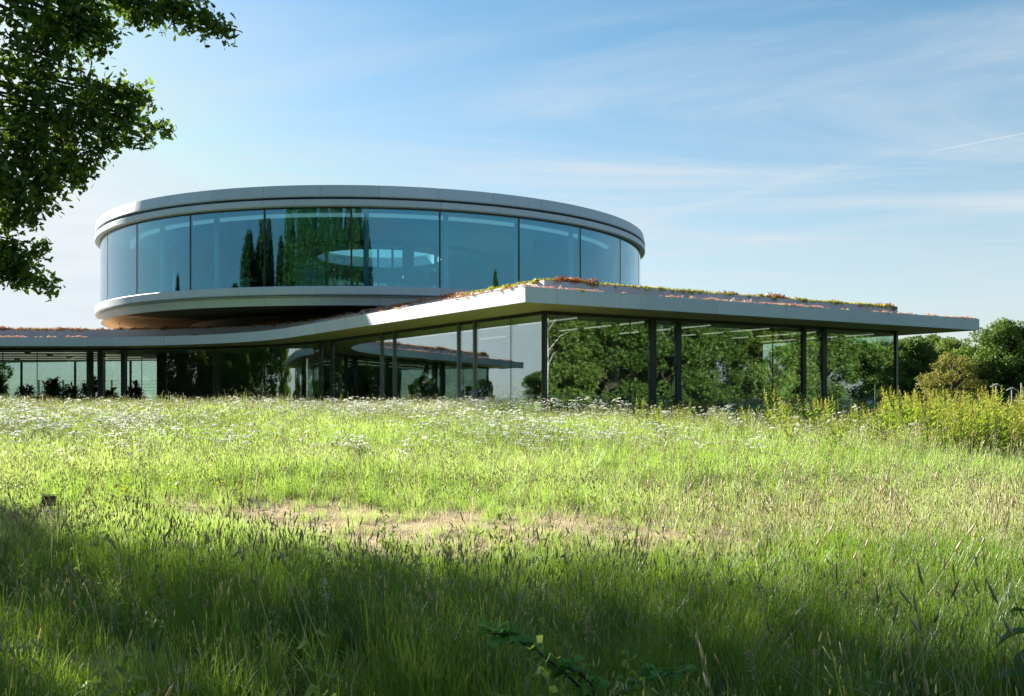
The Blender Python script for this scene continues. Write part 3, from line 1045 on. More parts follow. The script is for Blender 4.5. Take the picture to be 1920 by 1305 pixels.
# upper storey
zu = ZT['gb'] - .049
for a, r, lab in ((-24.5, 14.2, 'round storey meeting table in the pane left of the tall reflections'), (9, 13.6, 'long table behind the middle pane of the round storey'),
                  (14, 13.4, 'table behind the pane right of centre in the round storey')):
    n = ring(1, a, a + 1)[0][1]
    p = DC + n * r
    t = thing('meeting_table', lab, 'table', (p.x, p.y, zu), R(a))
    MB().box((0, 0, .73), (2.6, .9, .04)).build('table_top', M['desk'], t)
    for s in (-1, 1):
        MB().box((s * .9, 0, .355), (.5, .12, .71)).build('leg', M['desk'], t)
for k, (a, r) in enumerate(((-35, 14.6), (-27.5, 15.0), (5, 14.7), (8, 14.8), (11, 14.7), (15, 14.7), (18.5, 14.6))):
    n = ring(1, a, a + 1)[0][1]
    p = DC + n * r
    chair((p.x, p.y, zu), R(a) + random.uniform(-.6, .6), ['lone office chair in the third pane from the left of the round storey', 'office chair beside the meeting table left of the tall reflections', 'first chair of the row in the middle panes of the round storey', 'second chair of the row in the middle panes of the round storey', 'third chair of the row in the middle panes of the round storey', 'fourth chair of the row, left of the mullion right of centre', 'last chair of the row, right of the mullion right of centre'][k], 'chairs in the round storey')


# ------------------------------------------------------------------ leaf meshes
def unit(v):
    return v / np.maximum(np.linalg.norm(v, axis=1, keepdims=True), 1e-9)


def leaves(name, pos, size, mat, shape='rhomb', up=0.35, tone=None, droop=None, nrm=None):
    """many small leaves in one mesh; pos (N,3), size (N,)"""
    N = len(pos)
    t = unit(rng.normal(size=(N, 3)) + (np.zeros(3) if droop is None else np.asarray(droop)))
    nn = rng.normal(size=(N, 3)) * 0.8 + np.array([0, 0, up * 2])
    if nrm is not None:
        nn = nn + nrm
    b = unit(np.cross(nn, t))
    n = unit(np.cross(t, b))
    s = size[:, None]
    if shape == 'rhomb':
        V = np.stack([pos - t * s * .5, pos + b * s * .32 + n * s * .08, pos + t * s * .5, pos - b * s * .32 + n * s * .08], 1)
        Fc = (np.arange(N)[:, None] * 4 + np.arange(4)[None, :])
        fl = [Fc]
        k = 1
    elif shape == 'clump':                   # ragged five-pointed scrap, reads as a spray of leaves at a distance
        ang = np.array([0, .9, 1.5, 2.5, 3.3, 4.1, 4.9, 5.6])
        rad = np.array([.62, .25, .58, .22, .6, .28, .55, .24])
        V = np.stack([pos + s * (t * (r_ * math.cos(a_)) + b * (r_ * math.sin(a_)) + n * (0.10 if i % 2 else -0.06)) for i, (a_, r_) in enumerate(zip(ang, rad))], 1)
        base = np.arange(N)[:, None] * 8
        fl = [base + np.array([[0, 1, 7, 7]])[:, :3], base + np.array([[1, 2, 3]]), base + np.array([[3, 4, 5]]), base + np.array([[5, 6, 7]]), base + np.array([[1, 3, 5, 7]])]
        k = 5
    else:                                    # lobed oak leaf, folded along the rib
        prof = [(0, .02), (.22, .10), (.34, .20), (.44, .13), (.60, .27), (.70, .17), (.84, .22), (1.0, .03)]
        L = [pos + s * (t * (y - .5) + b * w + n * (w * .5)) for y, w in prof]
        Rr = [pos + s * (t * (y - .5) - b * w + n * (w * .5)) for y, w in prof]
        V = np.stack(L + Rr, 1)
        base = np.arange(N)[:, None] * 16
        fl = [base + np.array([[i, i + 1, 9 + i, 8 + i]]) for i in range(7)]
        k = 7
    V = V.reshape(-1, 3)
    if tone is None:
        tone = rng.uniform(0, 1, N)
    return np_mesh(name, V, fl, mat, tone=np.tile(tone, k))


def blob_points(blobs, n_per, shell=0.55):
    """points in ellipsoids (centre, radii), thicker towards the skin"""
    out = []
    for c, r in blobs:
        r = np.asarray(r, dtype=float) * np.ones(3)
        k = max(3, int(n_per * float(np.mean(r)) ** 2))
        d = unit(rng.normal(size=(k, 3)))
        rr = (shell + (1 - shell) * rng.uniform(0, 1, (k, 1))) * (1 + .12 * rng.normal(size=(k, 1)))
        out.append(np.asarray(c) + d * rr * r)
    return np.concatenate(out)


def crown_blobs(h0, h1, rad, n, seed, squash=1.0, top=0.5):
    """clumps over a crown standing from h0 to h1, widest at fraction top"""
    g = np.random.default_rng(seed)
    out = []
    for i in range(n):
        f = g.uniform(0, 1) ** 0.85
        z = h0 + (h1 - h0) * f
        w = math.sqrt(max(0.05, 1 - abs((f - top) / (1 - top if f > top else top + .25)) ** 2.2)) * rad
        a = g.uniform(0, 2 * math.pi)
        q = w * math.sqrt(g.uniform(.25, 1))
        r = g.uniform(.16, .32) * rad
        out.append(((q * math.cos(a), q * math.sin(a), z - r * .4), (r, r, r * .75 * squash)))
    return out


def trunk_mb(h, r, lean=(0, 0), limbs=(), n=9):
    mb = MB()
    pts = [(0, 0, -.3), (lean[0] * .1, lean[1] * .1, h * .12), (lean[0] * .4, lean[1] * .4, h * .45), (lean[0], lean[1], h)]
    mb.tube(pts, [r * 1.35, r, r * .72, r * .25], n)
    for (z, tip, rr) in limbs:
        p0 = Vector((lean[0] * z / h, lean[1] * z / h, z))
        tip = Vector(tip)
        mid = p0.lerp(tip, .5) + Vector((0, 0, (tip - p0).length * .08))
        mb.tube([p0, mid, tip], [rr, rr * .65, rr * .2], 7)
    return mb


TREES = {}


def tree_kind(key, h0, h1, rad, nb, seed, n_per, size, mat, squash=1.0, top=.5, bark='bark'):
    bl = crown_blobs(h0, h1, rad, nb, seed, squash, top)
    pts = blob_points(bl, n_per)
    cl_tone = np.clip(rng.normal(.5, .22, len(pts)), 0, 1)
    cm_ = leaves('crown', pts, rng.uniform(.7, 1.3, len(pts)) * size, M[mat], 'clump', tone=cl_tone)
    g = np.random.default_rng(seed + 5)
    limbs = []
    for (c, r) in bl[::max(1, len(bl) // 14)]:
        limbs.append((max(h0 * .8, min(c[2] * .55, h1 * .6)), c, rad * .035))
    tm = trunk_mb(h1 * .82, rad * .075, (g.uniform(-.2, .2), g.uniform(-.2, .2)), limbs).mesh('trunk', M[bark])
    TREES[key] = (cm_, tm)


def tree(key, name, label, x, y, z, s=1.0, rz=0.0, group=None, sz=None):
    t = thing(name, label, 'tree', (x, y, z), rz, group)
    t.scale = (s, s, sz or s)
    cm_, tm = TREES[key]
    link(bpy.data.objects.new('crown', cm_), t)
    link(bpy.data.objects.new('trunk', tm), t)
    return t


# templates, in metres
tree_kind('round', 1.2, 8.0, 3.4, 90, 11, 330, .23, 'tree')
tree_kind('broad', 1.0, 7.0, 4.2, 100, 12, 240, .24, 'tree', top=.45)
tree_kind('airy', 1.0, 7.5, 3.2, 60, 13, 270, .21, 'willow', top=.6)
tree_kind('big', 1.0, 9.6, 4.6, 130, 14, 240, .26, 'tree', top=.55)
tree_kind('bush', 0.1, 4.0, 2.4, 46, 15, 330, .16, 'shrub', top=.3)
tree_kind('side', 0.2, 9.0, 3.6, 130, 16, 420, .20, 'willow', top=.4)
tree_kind('side_dark', 0.2, 8.6, 3.4, 120, 18, 420, .20, 'tree', top=.4)
tree_kind('poplar', 1.0, 23.0, 3.3, 260, 17, 75, .40, 'poplar', squash=2.4, top=.35)

# background wood to the right, each tree its own
Zg = -0.45
bgt = [
    ('broad', 1540, 96, 1.02, 'dense dark green tree seen through the last right hand pane'),
    ('round', 1598, 98, .86, 'round green tree seen through the glass left of the right end post'),
    ('broad', 1652, 95, .92, 'mid green tree just left of the right end post, behind glass'),
    ('round', 1712, 93, .84, 'dark green tree immediately right of the building end post'),
    ('round', 1752, 100, .92, 'dark tree with two lobes rising behind the golden shrub'),
    ('airy', 1795, 96, .92, 'pale feathery tree in the middle of the right hand wood'),
    ('airy', 1822, 101, .82, 'thin pale tree with open branches left of the big oak'),
    ('big', 1892, 92, .84, 'tallest dark tree of the wood at the right edge'),
    ('broad', 1945, 96, .95, 'broad dark tree cut by the right picture edge'),
    ('round', 1850, 104, .70, 'low dark tree filling the gap beneath the big right tree'),
    ('round', 1480, 104, .84, 'tree behind the building seen through the right glazing'),
    ('broad', 1400, 108, .8, 'distant tree seen faintly through the long right pane'),
]
for i, (k, px, d, s, lab) in enumerate(bgt):
    x = (px - 960) / F * d
    tree(k, {'broad': 'broad_tree', 'round': 'leafy_tree', 'airy': 'willow_tree', 'big': 'oak_tree'}[k], lab, x, d, Zg, s, i * 1.7, 'trees of the wood on the right')
tree('bush', 'golden_shrub', 'golden green shrub in front of the wood, left of the dark gap', (1788 - 960) / F * 80, 80, Zg, 1.12, .6)
tree('round', 'leafy_tree', 'tree tip showing at the far left edge above the planted roof', -45.4, 82, Zg, 1.05, .4)
# trees beyond the left wing (seen in the glass), to the right, and the poplars behind the photographer
for i, (x, y, s) in enumerate(((-92, 68, .50), (-84, 74, .42), (-104, 82, .52), (-112, 66, .45), (-96, 61, .34), (-58, 100, .9), (-30, 112, .9), (-12, 118, .8), (8, 116, .8), (-120, 100, .55))):
    tree(('big', 'broad', 'round')[i % 3], 'far_tree', 'dark tree standing beyond the left wing of the building', x, y, Zg, s, i * 2.3, 'trees beyond the left wing')
for i, (x, y, s, k) in enumerate(((24.5, 20.5, .95, 'side'), (28.5, 18.0, 1.05, 'side'), (30.5, 22.5, 1.0, 'side_dark'), (33.5, 25.5, .95, 'side_dark'), (37.5, 27.0, .9, 'side_dark'), (39.5, 31.0, .82, 'side'),
                                   (46, 33, .85, 'side_dark'), (36, 20, 1.0, 'side'), (47, 39, .8, 'side'), (54, 36, .95, 'side_dark'))):
    tree(k, 'hedge_tree', 'leafy tree to the right of the meadow, mirrored in the glass', x, y, -1.0, s, i * 1.3, 'trees mirrored in the right hand glass')
for i, (x, y, s) in enumerate(((-54, -12, 1.0), (-48, -15, .9), (-41, -12, 1.08), (-35, -14, 1.12), (-29, -11, 1.1), (-23.5, -13, 1.06), (-17.5, -12, 1.1), (-12, -14, 1.05), (-8, -12, .98), (-4.5, -14, .92), (-62, -14, .8),
                               (-88, 33, .72), (60, 6, .72), (64, 2, .8), (69, 4, .7), (62, 79, .62))):
    tree('poplar', 'poplar', 'tall slender poplar mirrored in the curved glass', x, y, -1.5, .8 + .2 * s if s > .85 else .8, i * 1.9, 'poplars mirrored in the curved glass', s)
for i, (x, y, s, k) in enumerate(((-38, 14, .75, 'poplar'), (-41.5, 17.5, .70, 'poplar'), (-45, 21, .50, 'poplar'), (-48.5, 25, .42, 'poplar'), (-53, 36.5, .95, 'side_dark'), (-56, 41, .98, 'side_dark'), (-56, 46, .95, 'side_dark'), (-57, 51, .9, 'side'), (-62, 33.5, .35, 'poplar'), (-50.5, 29.0, .36, 'poplar'), (-55, 31.2, .30, 'poplar'))):
    tree(k, 'avenue_tree', 'dark tree left of the meadow mirrored in the curved ground floor glass', x, y, -1.2, 1.0 if k == 'poplar' else s, i * 2.1, 'trees mirrored in the curved ground floor', s)
# birch on the right
bt = thing('birch', 'white stemmed birch mirrored beside the building corner', 'tree', (20.8, 23.0, -1.1))
tb = MB()
tb.tube([(0, 0, -.2), (.06, 0, 2.5), (-.05, .05, 5), (.1, 0, 8.5)], [.12, .1, .075, .02], 9)
for k in range(16):
    a = k * 2.4
    z = 3 + k * .33
    tb.tube([(0, 0, z), (math.cos(a) * .8, math.sin(a) * .8, z + .9), (math.cos(a) * 1.3, math.sin(a) * 1.3, z + 1.1)], [.03, .018, .006], 5)
tb.build('trunk', M['birch_bark'], bt)
bp = blob_points(crown_blobs(4.5, 9.0, 1.5, 26, 3), 90)
link(bpy.data.objects.new('crown', leaves('crown', bp, rng.uniform(.1, .2, len(bp)), M['willow'], 'rhomb')), bt)
# courtyard tree inside the round storey
ct = thing('courtyard_tree', 'bright green tree in the courtyard of the round storey', 'tree', (-9.6, 62.6, Z_TIER - .05))
trunk_mb(2.6, .09, (.1, 0), [(1.2, (.7, .2, 2.6), .03), (1.0, (-.8, -.2, 2.5), .03)]).build('trunk', M['bark'], ct)
cp = blob_points(crown_blobs(1.4, 4.2, 2.1, 30, 8), 120)
link(bpy.data.objects.new('crown', leaves('crown', cp, rng.uniform(.14, .26, len(cp)), M['willow'], 'rhomb')), ct)

vb = []
vg = np.random.default_rng(31)
for i in range(240):
    f = vg.uniform(0, 1)
    a = vg.uniform(0, 6.283)
    w = (1.2 + 7.6 * f) * (1 - max(0, f - .8) * 1.6) * math.sqrt(vg.uniform(.1, 1))
    r = vg.uniform(.7, 1.25)
    vb.append(((w * math.cos(a), w * math.sin(a), 2.6 + 14.0 * f), (r, r, r * .8)))
vp = blob_points(vb, 68)
TREES['vase'] = (leaves('crown', vp, rng.uniform(.16, .32, len(vp)), M['oak'], 'clump'), trunk_mb(14, .45, (.4, .3), [(4 + .08 * i, c, .10) for i, (c, r) in enumerate(vb[::9])]).mesh('trunk', M['bark']))
tree('vase', 'oak_tree', 'tall oak outside the left edge whose shade falls over the foreground grass', -19.0, 19.7, -1.3, 1.0, .7)

# ------------------------------------------------------------------ the overhanging oak at upper left
oak_at = Vector((-14.6, 8.0, -1.5))
oak = thing('oak_tree', 'dark oak overhanging the picture from the upper left edge', 'tree', oak_at)
boughs = []
for (px, py, rp, d) in (
        (400, 48, 30, 12.6), (418, 62, 18, 12.7), (366, 34, 36, 12.4), (322, 22, 36, 12.2), (285, 12, 40, 12.0), (240, 24, 42, 12.0), (205, 62, 34, 11.8), (172, 40, 46, 11.6), (178, 92, 20, 11.9),
        (120, 50, 56, 11.4), (60, 55, 62, 11.0), (150, 84, 34, 11.6), (100, 120, 44, 11.4), (30, 140, 62, 11.0), (150, 10, 45, 11.4), (60, -20, 70, 11), (230, -15, 50, 12), (330, -12, 40, 12.3),
        (252, 190, 27, 12.0), (262, 172, 16, 12.1), (222, 168, 30, 12.0), (185, 170, 30, 11.9), (238, 222, 30, 12.0), (200, 214, 40, 11.8), (160, 195, 46, 11.6), (110, 205, 52, 11.4), (60, 220, 62, 11.2),
        (272, 186, 12, 12.1), (292, 243, 20, 12.3), (312, 246, 14, 12.4), (278, 262, 14, 12.3), (232, 258, 26, 12.1), (190, 258, 30, 11.9), (135, 262, 44, 11.7), (80, 275, 52, 11.4), (20, 270, 60, 11.1),
        (178, 302, 20, 12.0), (158, 322, 18, 12.0), (146, 345, 10, 12.0), (135, 305, 34, 11.8), (98, 325, 44, 11.6), (52, 340, 50, 11.4), (12, 350, 54, 11.2), (92, 362, 26, 11.7), (72, 384, 22, 11.7), (58, 402, 20, 11.6), (28, 395, 36, 11.4), (6, 412, 30, 11.3),
        (82, 462, 14, 12.2), (68, 474, 16, 12.1), (30, 478, 30, 12.0), (8, 480, 34, 11.9), (42, 508, 26, 12.0), (88, 534, 18, 12.3), (72, 528, 18, 12.2), (48, 525, 22, 12.1), (16, 512, 26, 12.0), (-10, 500, 40, 11.8)):
    c = at(px, py, d) - oak_at
    r = rp / F * d
    boughs.append((tuple(c), (r * .92, r * 1.5, r * .92)))
op = []
for c, r in boughs:
    k = max(10, int(3300 * r[0] * r[0] + 190 * r[0]))
    # leaf rosettes at twig ends
    nt_ = max(4, k // 9)
    d = unit(rng.normal(size=(nt_, 3)))
    q = np.asarray(c) + d * np.asarray(r) * (rng.uniform(.25, 1.05, (nt_, 1)) ** .7)
    for _ in range(9):
        op.append(q + rng.normal(size=q.shape) * .055)
op = np.concatenate(op)
link(bpy.data.objects.new('leaves', leaves('leaves', op, rng.uniform(.06, .13, len(op)), M['oak'], 'oak', up=.15)), oak)
# the rest of the crown, outside the frame, with gaps that let flecks of sun through
rest = []
g = np.random.default_rng(21)
while len(rest) < 250:
    d = g.normal(size=3)
    d /= np.linalg.norm(d)
    c = np.array([0, 0, 10.5]) + d * np.array([8.6, 8.8, 7.2]) * g.uniform(.35, 1) ** .6
    w = c + np.array(oak_at)
    r = g.uniform(.7, 1.35)
    if w[2] < .8 or (w[1] > 1 and (w[0] + r * 1.3) / w[1] > -.53 and w[0] > -14) or w[1] < 1.0:
        continue
    rest.append((tuple(c), (r, r, r * .7)))
rp_ = blob_points(rest, 72)
link(bpy.data.objects.new('crown', leaves('crown', rp_, rng.uniform(.16, .30, len(rp_)), M['oak'], 'clump')), oak)
ob = MB()
ob.tube([(0, 0, -.4), (.05, 0, .6), (.1, .1, 3.2), (.0, .2, 7), (-.2, .1, 12), (0, 0, 16)], [.75, .52, .45, .36, .22, .05], 14)
main = [((.1, .1, 5.0), at(300, 10, 12.2) - oak_at, .15), ((.1, .1, 4.2), at(240, 215, 12) - oak_at, .13), ((.1, .1, 3.6), at(110, 330, 11.7) - oak_at, .11), ((.1, .1, 3.3), at(60, 515, 12.1) - oak_at, .09),
        ((.1, .1, 6.4), at(120, 30, 11.5) - oak_at, .15)]
for p0, tip, r in main:
    p0 = Vector(p0)
    tip = Vector(tip)
    m1 = p0.lerp(tip, .35) + Vector((0, 0, 1.0))
    m2 = p0.lerp(tip, .72) + Vector((0, 0, .7))
    ob.tube([p0, m1, m2, tip], [r, r * .7, r * .4, r * .12], 8)
for i, (c, r) in enumerate(boughs):
    j = min(range(len(main)), key=lambda k: (Vector(main[k][1]) - Vector(c)).length)
    p0, tip, _ = main[j]
    p0, tip = Vector(p0), Vector(tip)
    base = p0.lerp(tip, .70) + Vector((0, 0, .55))
    mid = base.lerp(Vector(c), .55) + Vector((0, 0, .12))
    ob.tube([base, mid, Vector(c)], [.028, .016, .006], 5, cap=False)
for c, r in rest[::6]:
    p0 = Vector((0, .1, min(13, max(3.5, c[2] * .6))))
    ob.tube([p0, p0.lerp(Vector(c), .5) + Vector((0, 0, .5)), Vector(c)], [.16, .09, .03], 6, cap=False)
ob.build('trunk', M['bark'], oak)


# ------------------------------------------------------------------ scatter (only for what nobody could count)
src = bpy.data.collections.new('plant_sources')            # never linked to the scene: only the pattern for the scatter


def source(name, me):
    o = bpy.data.objects.new(name, me)
    src.objects.link(o)
    return o


def scatter(name, pts, scl, idx, coll, rot=None, tilt=0.0):
    n = len(pts)
    me = bpy.data.meshes.new(name)
    me.vertices.add(n)
    me.vertices.foreach_set('co', np.asarray(pts, dtype=np.float32).ravel())
    a = me.attributes.new('scl', 'FLOAT', 'POINT')
    a.data.foreach_set('value', np.asarray(scl, dtype=np.float32))
    a = me.attributes.new('idx', 'INT', 'POINT')
    a.data.foreach_set('value', np.asarray(idx, dtype=np.int32))
    r = np.zeros((n, 3), dtype=np.float32)
    r[:, 2] = rng.uniform(0, 2 * math.pi, n) if rot is None else rot
    r[:, :2] = rng.normal(size=(n, 2)) * tilt
    a = me.attributes.new('rot', 'FLOAT_VECTOR', 'POINT')
    a.data.foreach_set('vector', r.ravel())
    me.update()
    o = link(bpy.data.objects.new(name, me))
    ng = bpy.data.node_groups.new(name, 'GeometryNodeTree')
    ng.interface.new_socket('Geometry', in_out='INPUT', socket_type='NodeSocketGeometry')
    ng.interface.new_socket('Geometry', in_out='OUTPUT', socket_type='NodeSocketGeometry')
    gi, go = ng.nodes.new('NodeGroupInput'), ng.nodes.new('NodeGroupOutput')
    ci = ng.nodes.new('GeometryNodeCollectionInfo')
    ci.inputs['Collection'].default_value = coll
    ci.inputs['Separate Children'].default_value = True
    ci.inputs['Reset Children'].default_value = True
    io = ng.nodes.new('GeometryNodeInstanceOnPoints')
    io.inputs['Pick Instance'].default_value = True

    def attr(nm, ty):
        q = ng.nodes.new('GeometryNodeInputNamedAttribute')
        q.data_type = ty
        q.inputs['Name'].default_value = nm
        return q.outputs['Attribute']
    e2r = ng.nodes.new('FunctionNodeEulerToRotation')
    ng.links.new(attr('rot', 'FLOAT_VECTOR'), e2r.inputs[0])
    ng.links.new(gi.outputs[0], io.inputs['Points'])
    ng.links.new(ci.outputs[0], io.inputs['Instance'])
    ng.links.new(attr('idx', 'INT'), io.inputs['Instance Index'])
    ng.links.new(e2r.outputs[0], io.inputs['Rotation'])
    ng.links.new(attr('scl', 'FLOAT'), io.inputs['Scale'])
    ng.links.new(io.outputs[0], go.inputs[0])
    md = o.modifiers.new('scatter', 'NODES')
    md.node_group = ng
    o['kind'] = 'stuff'
    return o


def sub(name, objs):
    c = bpy.data.collections.new(name)
    for o in objs:
        c.objects.link(o)
    return c


def tuft(name, n, rad, h, w, bend, mat, g, seeds=0, seed_mat=None, head=(.07, .006)):
    """a tuft of n curved blades, and some stems carrying seed heads"""
    V, Q, T, tq, tt, mq, mt = [], [], [], [], [], [], []
    for i in range(n):
        a = g.uniform(0, 2 * math.pi)
        q = rad * math.sqrt(g.uniform(0, 1))
        root = np.array([q * math.cos(a), q * math.sin(a), -0.02])
        az = a + g.normal() * .9
        d = np.array([math.cos(az), math.sin(az), 0])
        sdv = np.array([-math.sin(az + g.normal() * .8), math.cos(az), 0])
        hh = h * g.uniform(.45, 1.1)
        bb = bend * hh * g.uniform(.2, 1.3)
        ww = w * g.uniform(.6, 1.3)
        o = len(V)
        for t, wf in ((0, .8), (.4, 1.0), (.75, .65)):
            p = root + np.array([0, 0, hh * (t - .25 * bb / hh * t * t)]) + d * bb * t * t
            V += [p - sdv * ww * wf / 2, p + sdv * ww * wf / 2]
        V.append(root + np.array([0, 0, hh * (1 - .25 * bb / hh)]) + d * bb)
        tn = g.uniform(0, 1)
        Q += [(o, o + 1, o + 3, o + 2), (o + 2, o + 3, o + 5, o + 4)]
        T += [(o + 4, o + 5, o + 6)]
        tq += [tn, tn]
        tt += [tn]
        mq += [0, 0]
        mt += [0]
    for i in range(seeds):
        a = g.uniform(0, 2 * math.pi)
        q = rad * math.sqrt(g.uniform(0, 1))
        az = g.uniform(0, 2 * math.pi)
        d = np.array([math.cos(az), math.sin(az), 0])
        hh = h * g.uniform(1.0, 1.5)
        bb = hh * g.uniform(.05, .25)
        root = np.array([q * math.cos(a), q * math.sin(a), -.02])

        def pt(t):
            return root + np.array([0, 0, hh * t]) + d * bb * t * t
        sdv = np.array([-math.sin(az), math.cos(az), 0])
        o = len(V)
        for t in (0, .5, .92):
            V += [pt(t) - sdv * .0012, pt(t) + sdv * .0012]
        Q += [(o, o + 1, o + 3, o + 2), (o + 2, o + 3, o + 5, o + 4)]
        tn = g.uniform(.2, .9)
        tq += [tn, tn]
        mq += [0, 0]
        hl, hr = head[0] * g.uniform(.7, 1.3), head[1] * g.uniform(.7, 1.3)
        c0 = pt(.92)
        ax = unit((pt(1.0) - pt(.85))[None])[0]
        e1 = unit(np.cross(ax, [.3, .5, .1])[None])[0]
        e2 = np.cross(ax, e1)
        o = len(V)
        V.append(c0)
        for f_, rr in ((.3, 1), (.7, .8)):
            for k in range(4):
                V.append(c0 + ax * hl * f_ + (e1 * math.cos(k * 1.5708 + f_) + e2 * math.sin(k * 1.5708 + f_)) * hr * rr)
        V.append(c0 + ax * hl)
        tn = g.uniform(0, 1)
        for k in range(4):
            k2 = (k + 1) % 4
            T += [(o, o + 1 + k, o + 1 + k2), (o + 9, o + 5 + k2, o + 5 + k)]
            Q += [(o + 1 + k, o + 5 + k, o + 5 + k2, o + 1 + k2)]
            tt += [tn, tn]
            mt += [1, 1]
            tq += [tn]
            mq += [1]
    return np_mesh(name, np.array(V), [np.array(Q), np.array(T)], [mat, seed_mat or mat], mq + mt, tq + tt)


def umbel_plant(name, n, h, mat, g, hr=.03, spread=.12, stem=True):
    """flat-topped white flower heads on thin stems, a few feathery leaves"""
    V, Q, T, tq, tt, mq, mt = [], [], [], [], [], [], []
    for i in range(n):
        a = g.uniform(0, 2 * math.pi)
        q = spread * math.sqrt(g.uniform(0, 1))
        hh = h * g.uniform(.7, 1.15)
        b0 = np.array([q * .3 * math.cos(a), q * .3 * math.sin(a), -.02])
        tip = np.array([q * math.cos(a), q * math.sin(a), hh])
        o = len(V)
        for p in (b0, (b0 + tip) / 2 + np.array([0, 0, .02]), tip):
            V += [p - np.array([.0016, 0, 0]), p + np.array([.0016, .0008, 0])]
        Q += [(o, o + 1, o + 3, o + 2), (o + 2, o + 3, o + 5, o + 4)]
        tq += [.4, .4]
        mq += [0, 0]
        for L in range(3):
            z = hh * g.uniform(.1, .8)
            az = g.uniform(0, 6.28)
            d = np.array([math.cos(az), math.sin(az), .5])
            sdv = np.array([-math.sin(az), math.cos(az), 0]) * .008
            p = b0 + (tip - b0) * z / hh
            o = len(V)
            V += [p, p + d * .05 + sdv, p + d * .10, p + d * .05 - sdv]
            Q += [(o, o + 1, o + 2, o + 3)]
            tq.append(g.uniform(.2, 1))
            mq.append(0)
        nf = int(g.integers(4, 7))
        for k in range(nf):                        # florets of the umbel, each a small tilted disc with a domed middle
            aa = 2 * math.pi * k / nf + g.uniform(-.3, .3)
            rr = hr * (0 if k == 0 else g.uniform(.5, .9))
            c = tip + np.array([rr * math.cos(aa), rr * math.sin(aa), g.uniform(-.006, .006)])
            fr = hr * g.uniform(.35, .55)
            tx, ty = g.normal() * .25, g.normal() * .25
            o = len(V)
            V.append(c + np.array([0, 0, fr * .35]))
            for m_ in range(6):
                b_ = m_ * math.pi / 3
                V.append(c + np.array([fr * math.cos(b_), fr * math.sin(b_), fr * (tx * math.cos(b_) + ty * math.sin(b_))]))
            tn = g.uniform(0, 1)
            for m_ in range(6):
                T.append((o, o + 1 + m_, o + 1 + (m_ + 1) % 6))
                tt.append(tn)
                mt.append(1)
    return np_mesh(name, np.array(V), [np.array(Q), np.array(T)], [M['stem'], mat], mq + mt, tq + tt)


def herb(name, h, n, leaf, mat, g):
    """broad-leaved herb: upright stem with pointed leaves"""
    V, Q, tq = [], [], []
    for i in range(n):
        z = h * (i + .5) / n
        az = i * 2.4 + g.uniform(-.3, .3)
        L = leaf * (1.15 - .7 * i / n) * g.uniform(.7, 1.2)
        d = np.array([math.cos(az), math.sin(az), .45])
        s_ = np.array([-math.sin(az), math.cos(az), 0]) * L * .22
        p = np.array([0, 0, z])
        o = len(V)
        V += [p, p + d * L * .45 + s_ + [0, 0, .02], p + d * L * .45 - s_ + [0, 0, .02], p + d * L * .85 + s_ * .7 - [0, 0, .01], p + d * L * .85 - s_ * .7 - [0, 0, .01], p + d * L * 1.15 - [0, 0, L * .2]]
        Q += [(o, o + 2, o + 1, o), (o + 1, o + 2, o + 4, o + 3), (o + 3, o + 4, o + 5, o + 3)]
        t_ = g.uniform(0, 1)
        tq += [t_] * 3
    Tt = [(q[0], q[1], q[2]) for q in Q if q[0] == q[3]]
    Qq = [q for q in Q if q[0] != q[3]]
    o = len(V)
    V += [np.array([-.004, 0, -.02]), np.array([.004, 0, -.02]), np.array([.002, 0, h]), np.array([-.002, 0, h])]
    Qq.append((o, o + 1, o + 2, o + 3))
    return np_mesh(name, np.array(V), [np.array(Qq), np.array(Tt)], [mat], None, list(rng.uniform(0, 1, len(Qq) + len(Tt))))


g = np.random.default_rng(99)
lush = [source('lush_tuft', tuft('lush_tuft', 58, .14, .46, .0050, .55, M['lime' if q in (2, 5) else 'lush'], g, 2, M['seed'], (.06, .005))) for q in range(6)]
tall = [source('tall_tuft', tuft('tall_tuft', 34, .13, .50, .0055, .5, M['lush'], g, 9, M['seed'], (.08, .006))) for _ in range(4)]
mead = [source('meadow_tuft', tuft('meadow_tuft', 60, .19, .42, .0062, .5, M['grass'], g, 4, M['straw'], (.06, .005))) for _ in range(6)]
dry = [source('dry_tuft', tuft('dry_tuft', 20, .14, .13, .005, 1.0, M['straw'], g)) for _ in range(4)]
foxt = [source('foxtail_tuft', tuft('foxtail_tuft', 14, .14, .30, .005, .5, M['grass'], g, 8, M['seed_dark'], (.06, .0055))) for _ in range(4)]
flow = [source('yarrow_plant', umbel_plant('yarrow_plant', 5, .50, M['petal'], g, .040, .20)) for _ in range(4)] + \
       [source('daisy_plant', umbel_plant('daisy_plant', 7, .40, M['petal'], g, .024, .18)) for _ in range(3)]
yel = [source('yellow_plant', umbel_plant('yellow_plant', 6, .5, M['yellow'], g, .025, .15)), source('violet_plant', umbel_plant('violet_plant', 6, .8, M['violet'], g, .02, .15))]
herbs = [source('herb', herb('herb', g.uniform(.2, .5), 14, .10, M['dock'], g)) for _ in range(4)]


def field(n, y0, y1, margin=3.0):
    """random spots on the ground wedge the photo looks over, evenly per square metre"""
    y = np.sqrt(rng.uniform(y0 * y0, y1 * y1, n)) if y0 >= 0 else rng.uniform(y0, y1, n)
    x = rng.uniform(-1, 1, n) * (.54 * y + margin)
    return x, y


def on_ground(x, y, dz=0.0):
    return np.stack([x, y, ground_h(x, y) + dz], -1)


def outside_building(x, y, m=0.0):
    a = (x - A.x) * nL.x + (y - A.y) * nL.y      # >0 : in front of the left side
    b = (x - A.x) * nR.x + (y - A.y) * nR.y
    infront = (a > -1.3 + m) | (b > -1.3 + m)
    wing = y < 51.0
    return infront & (wing | (x > 5))


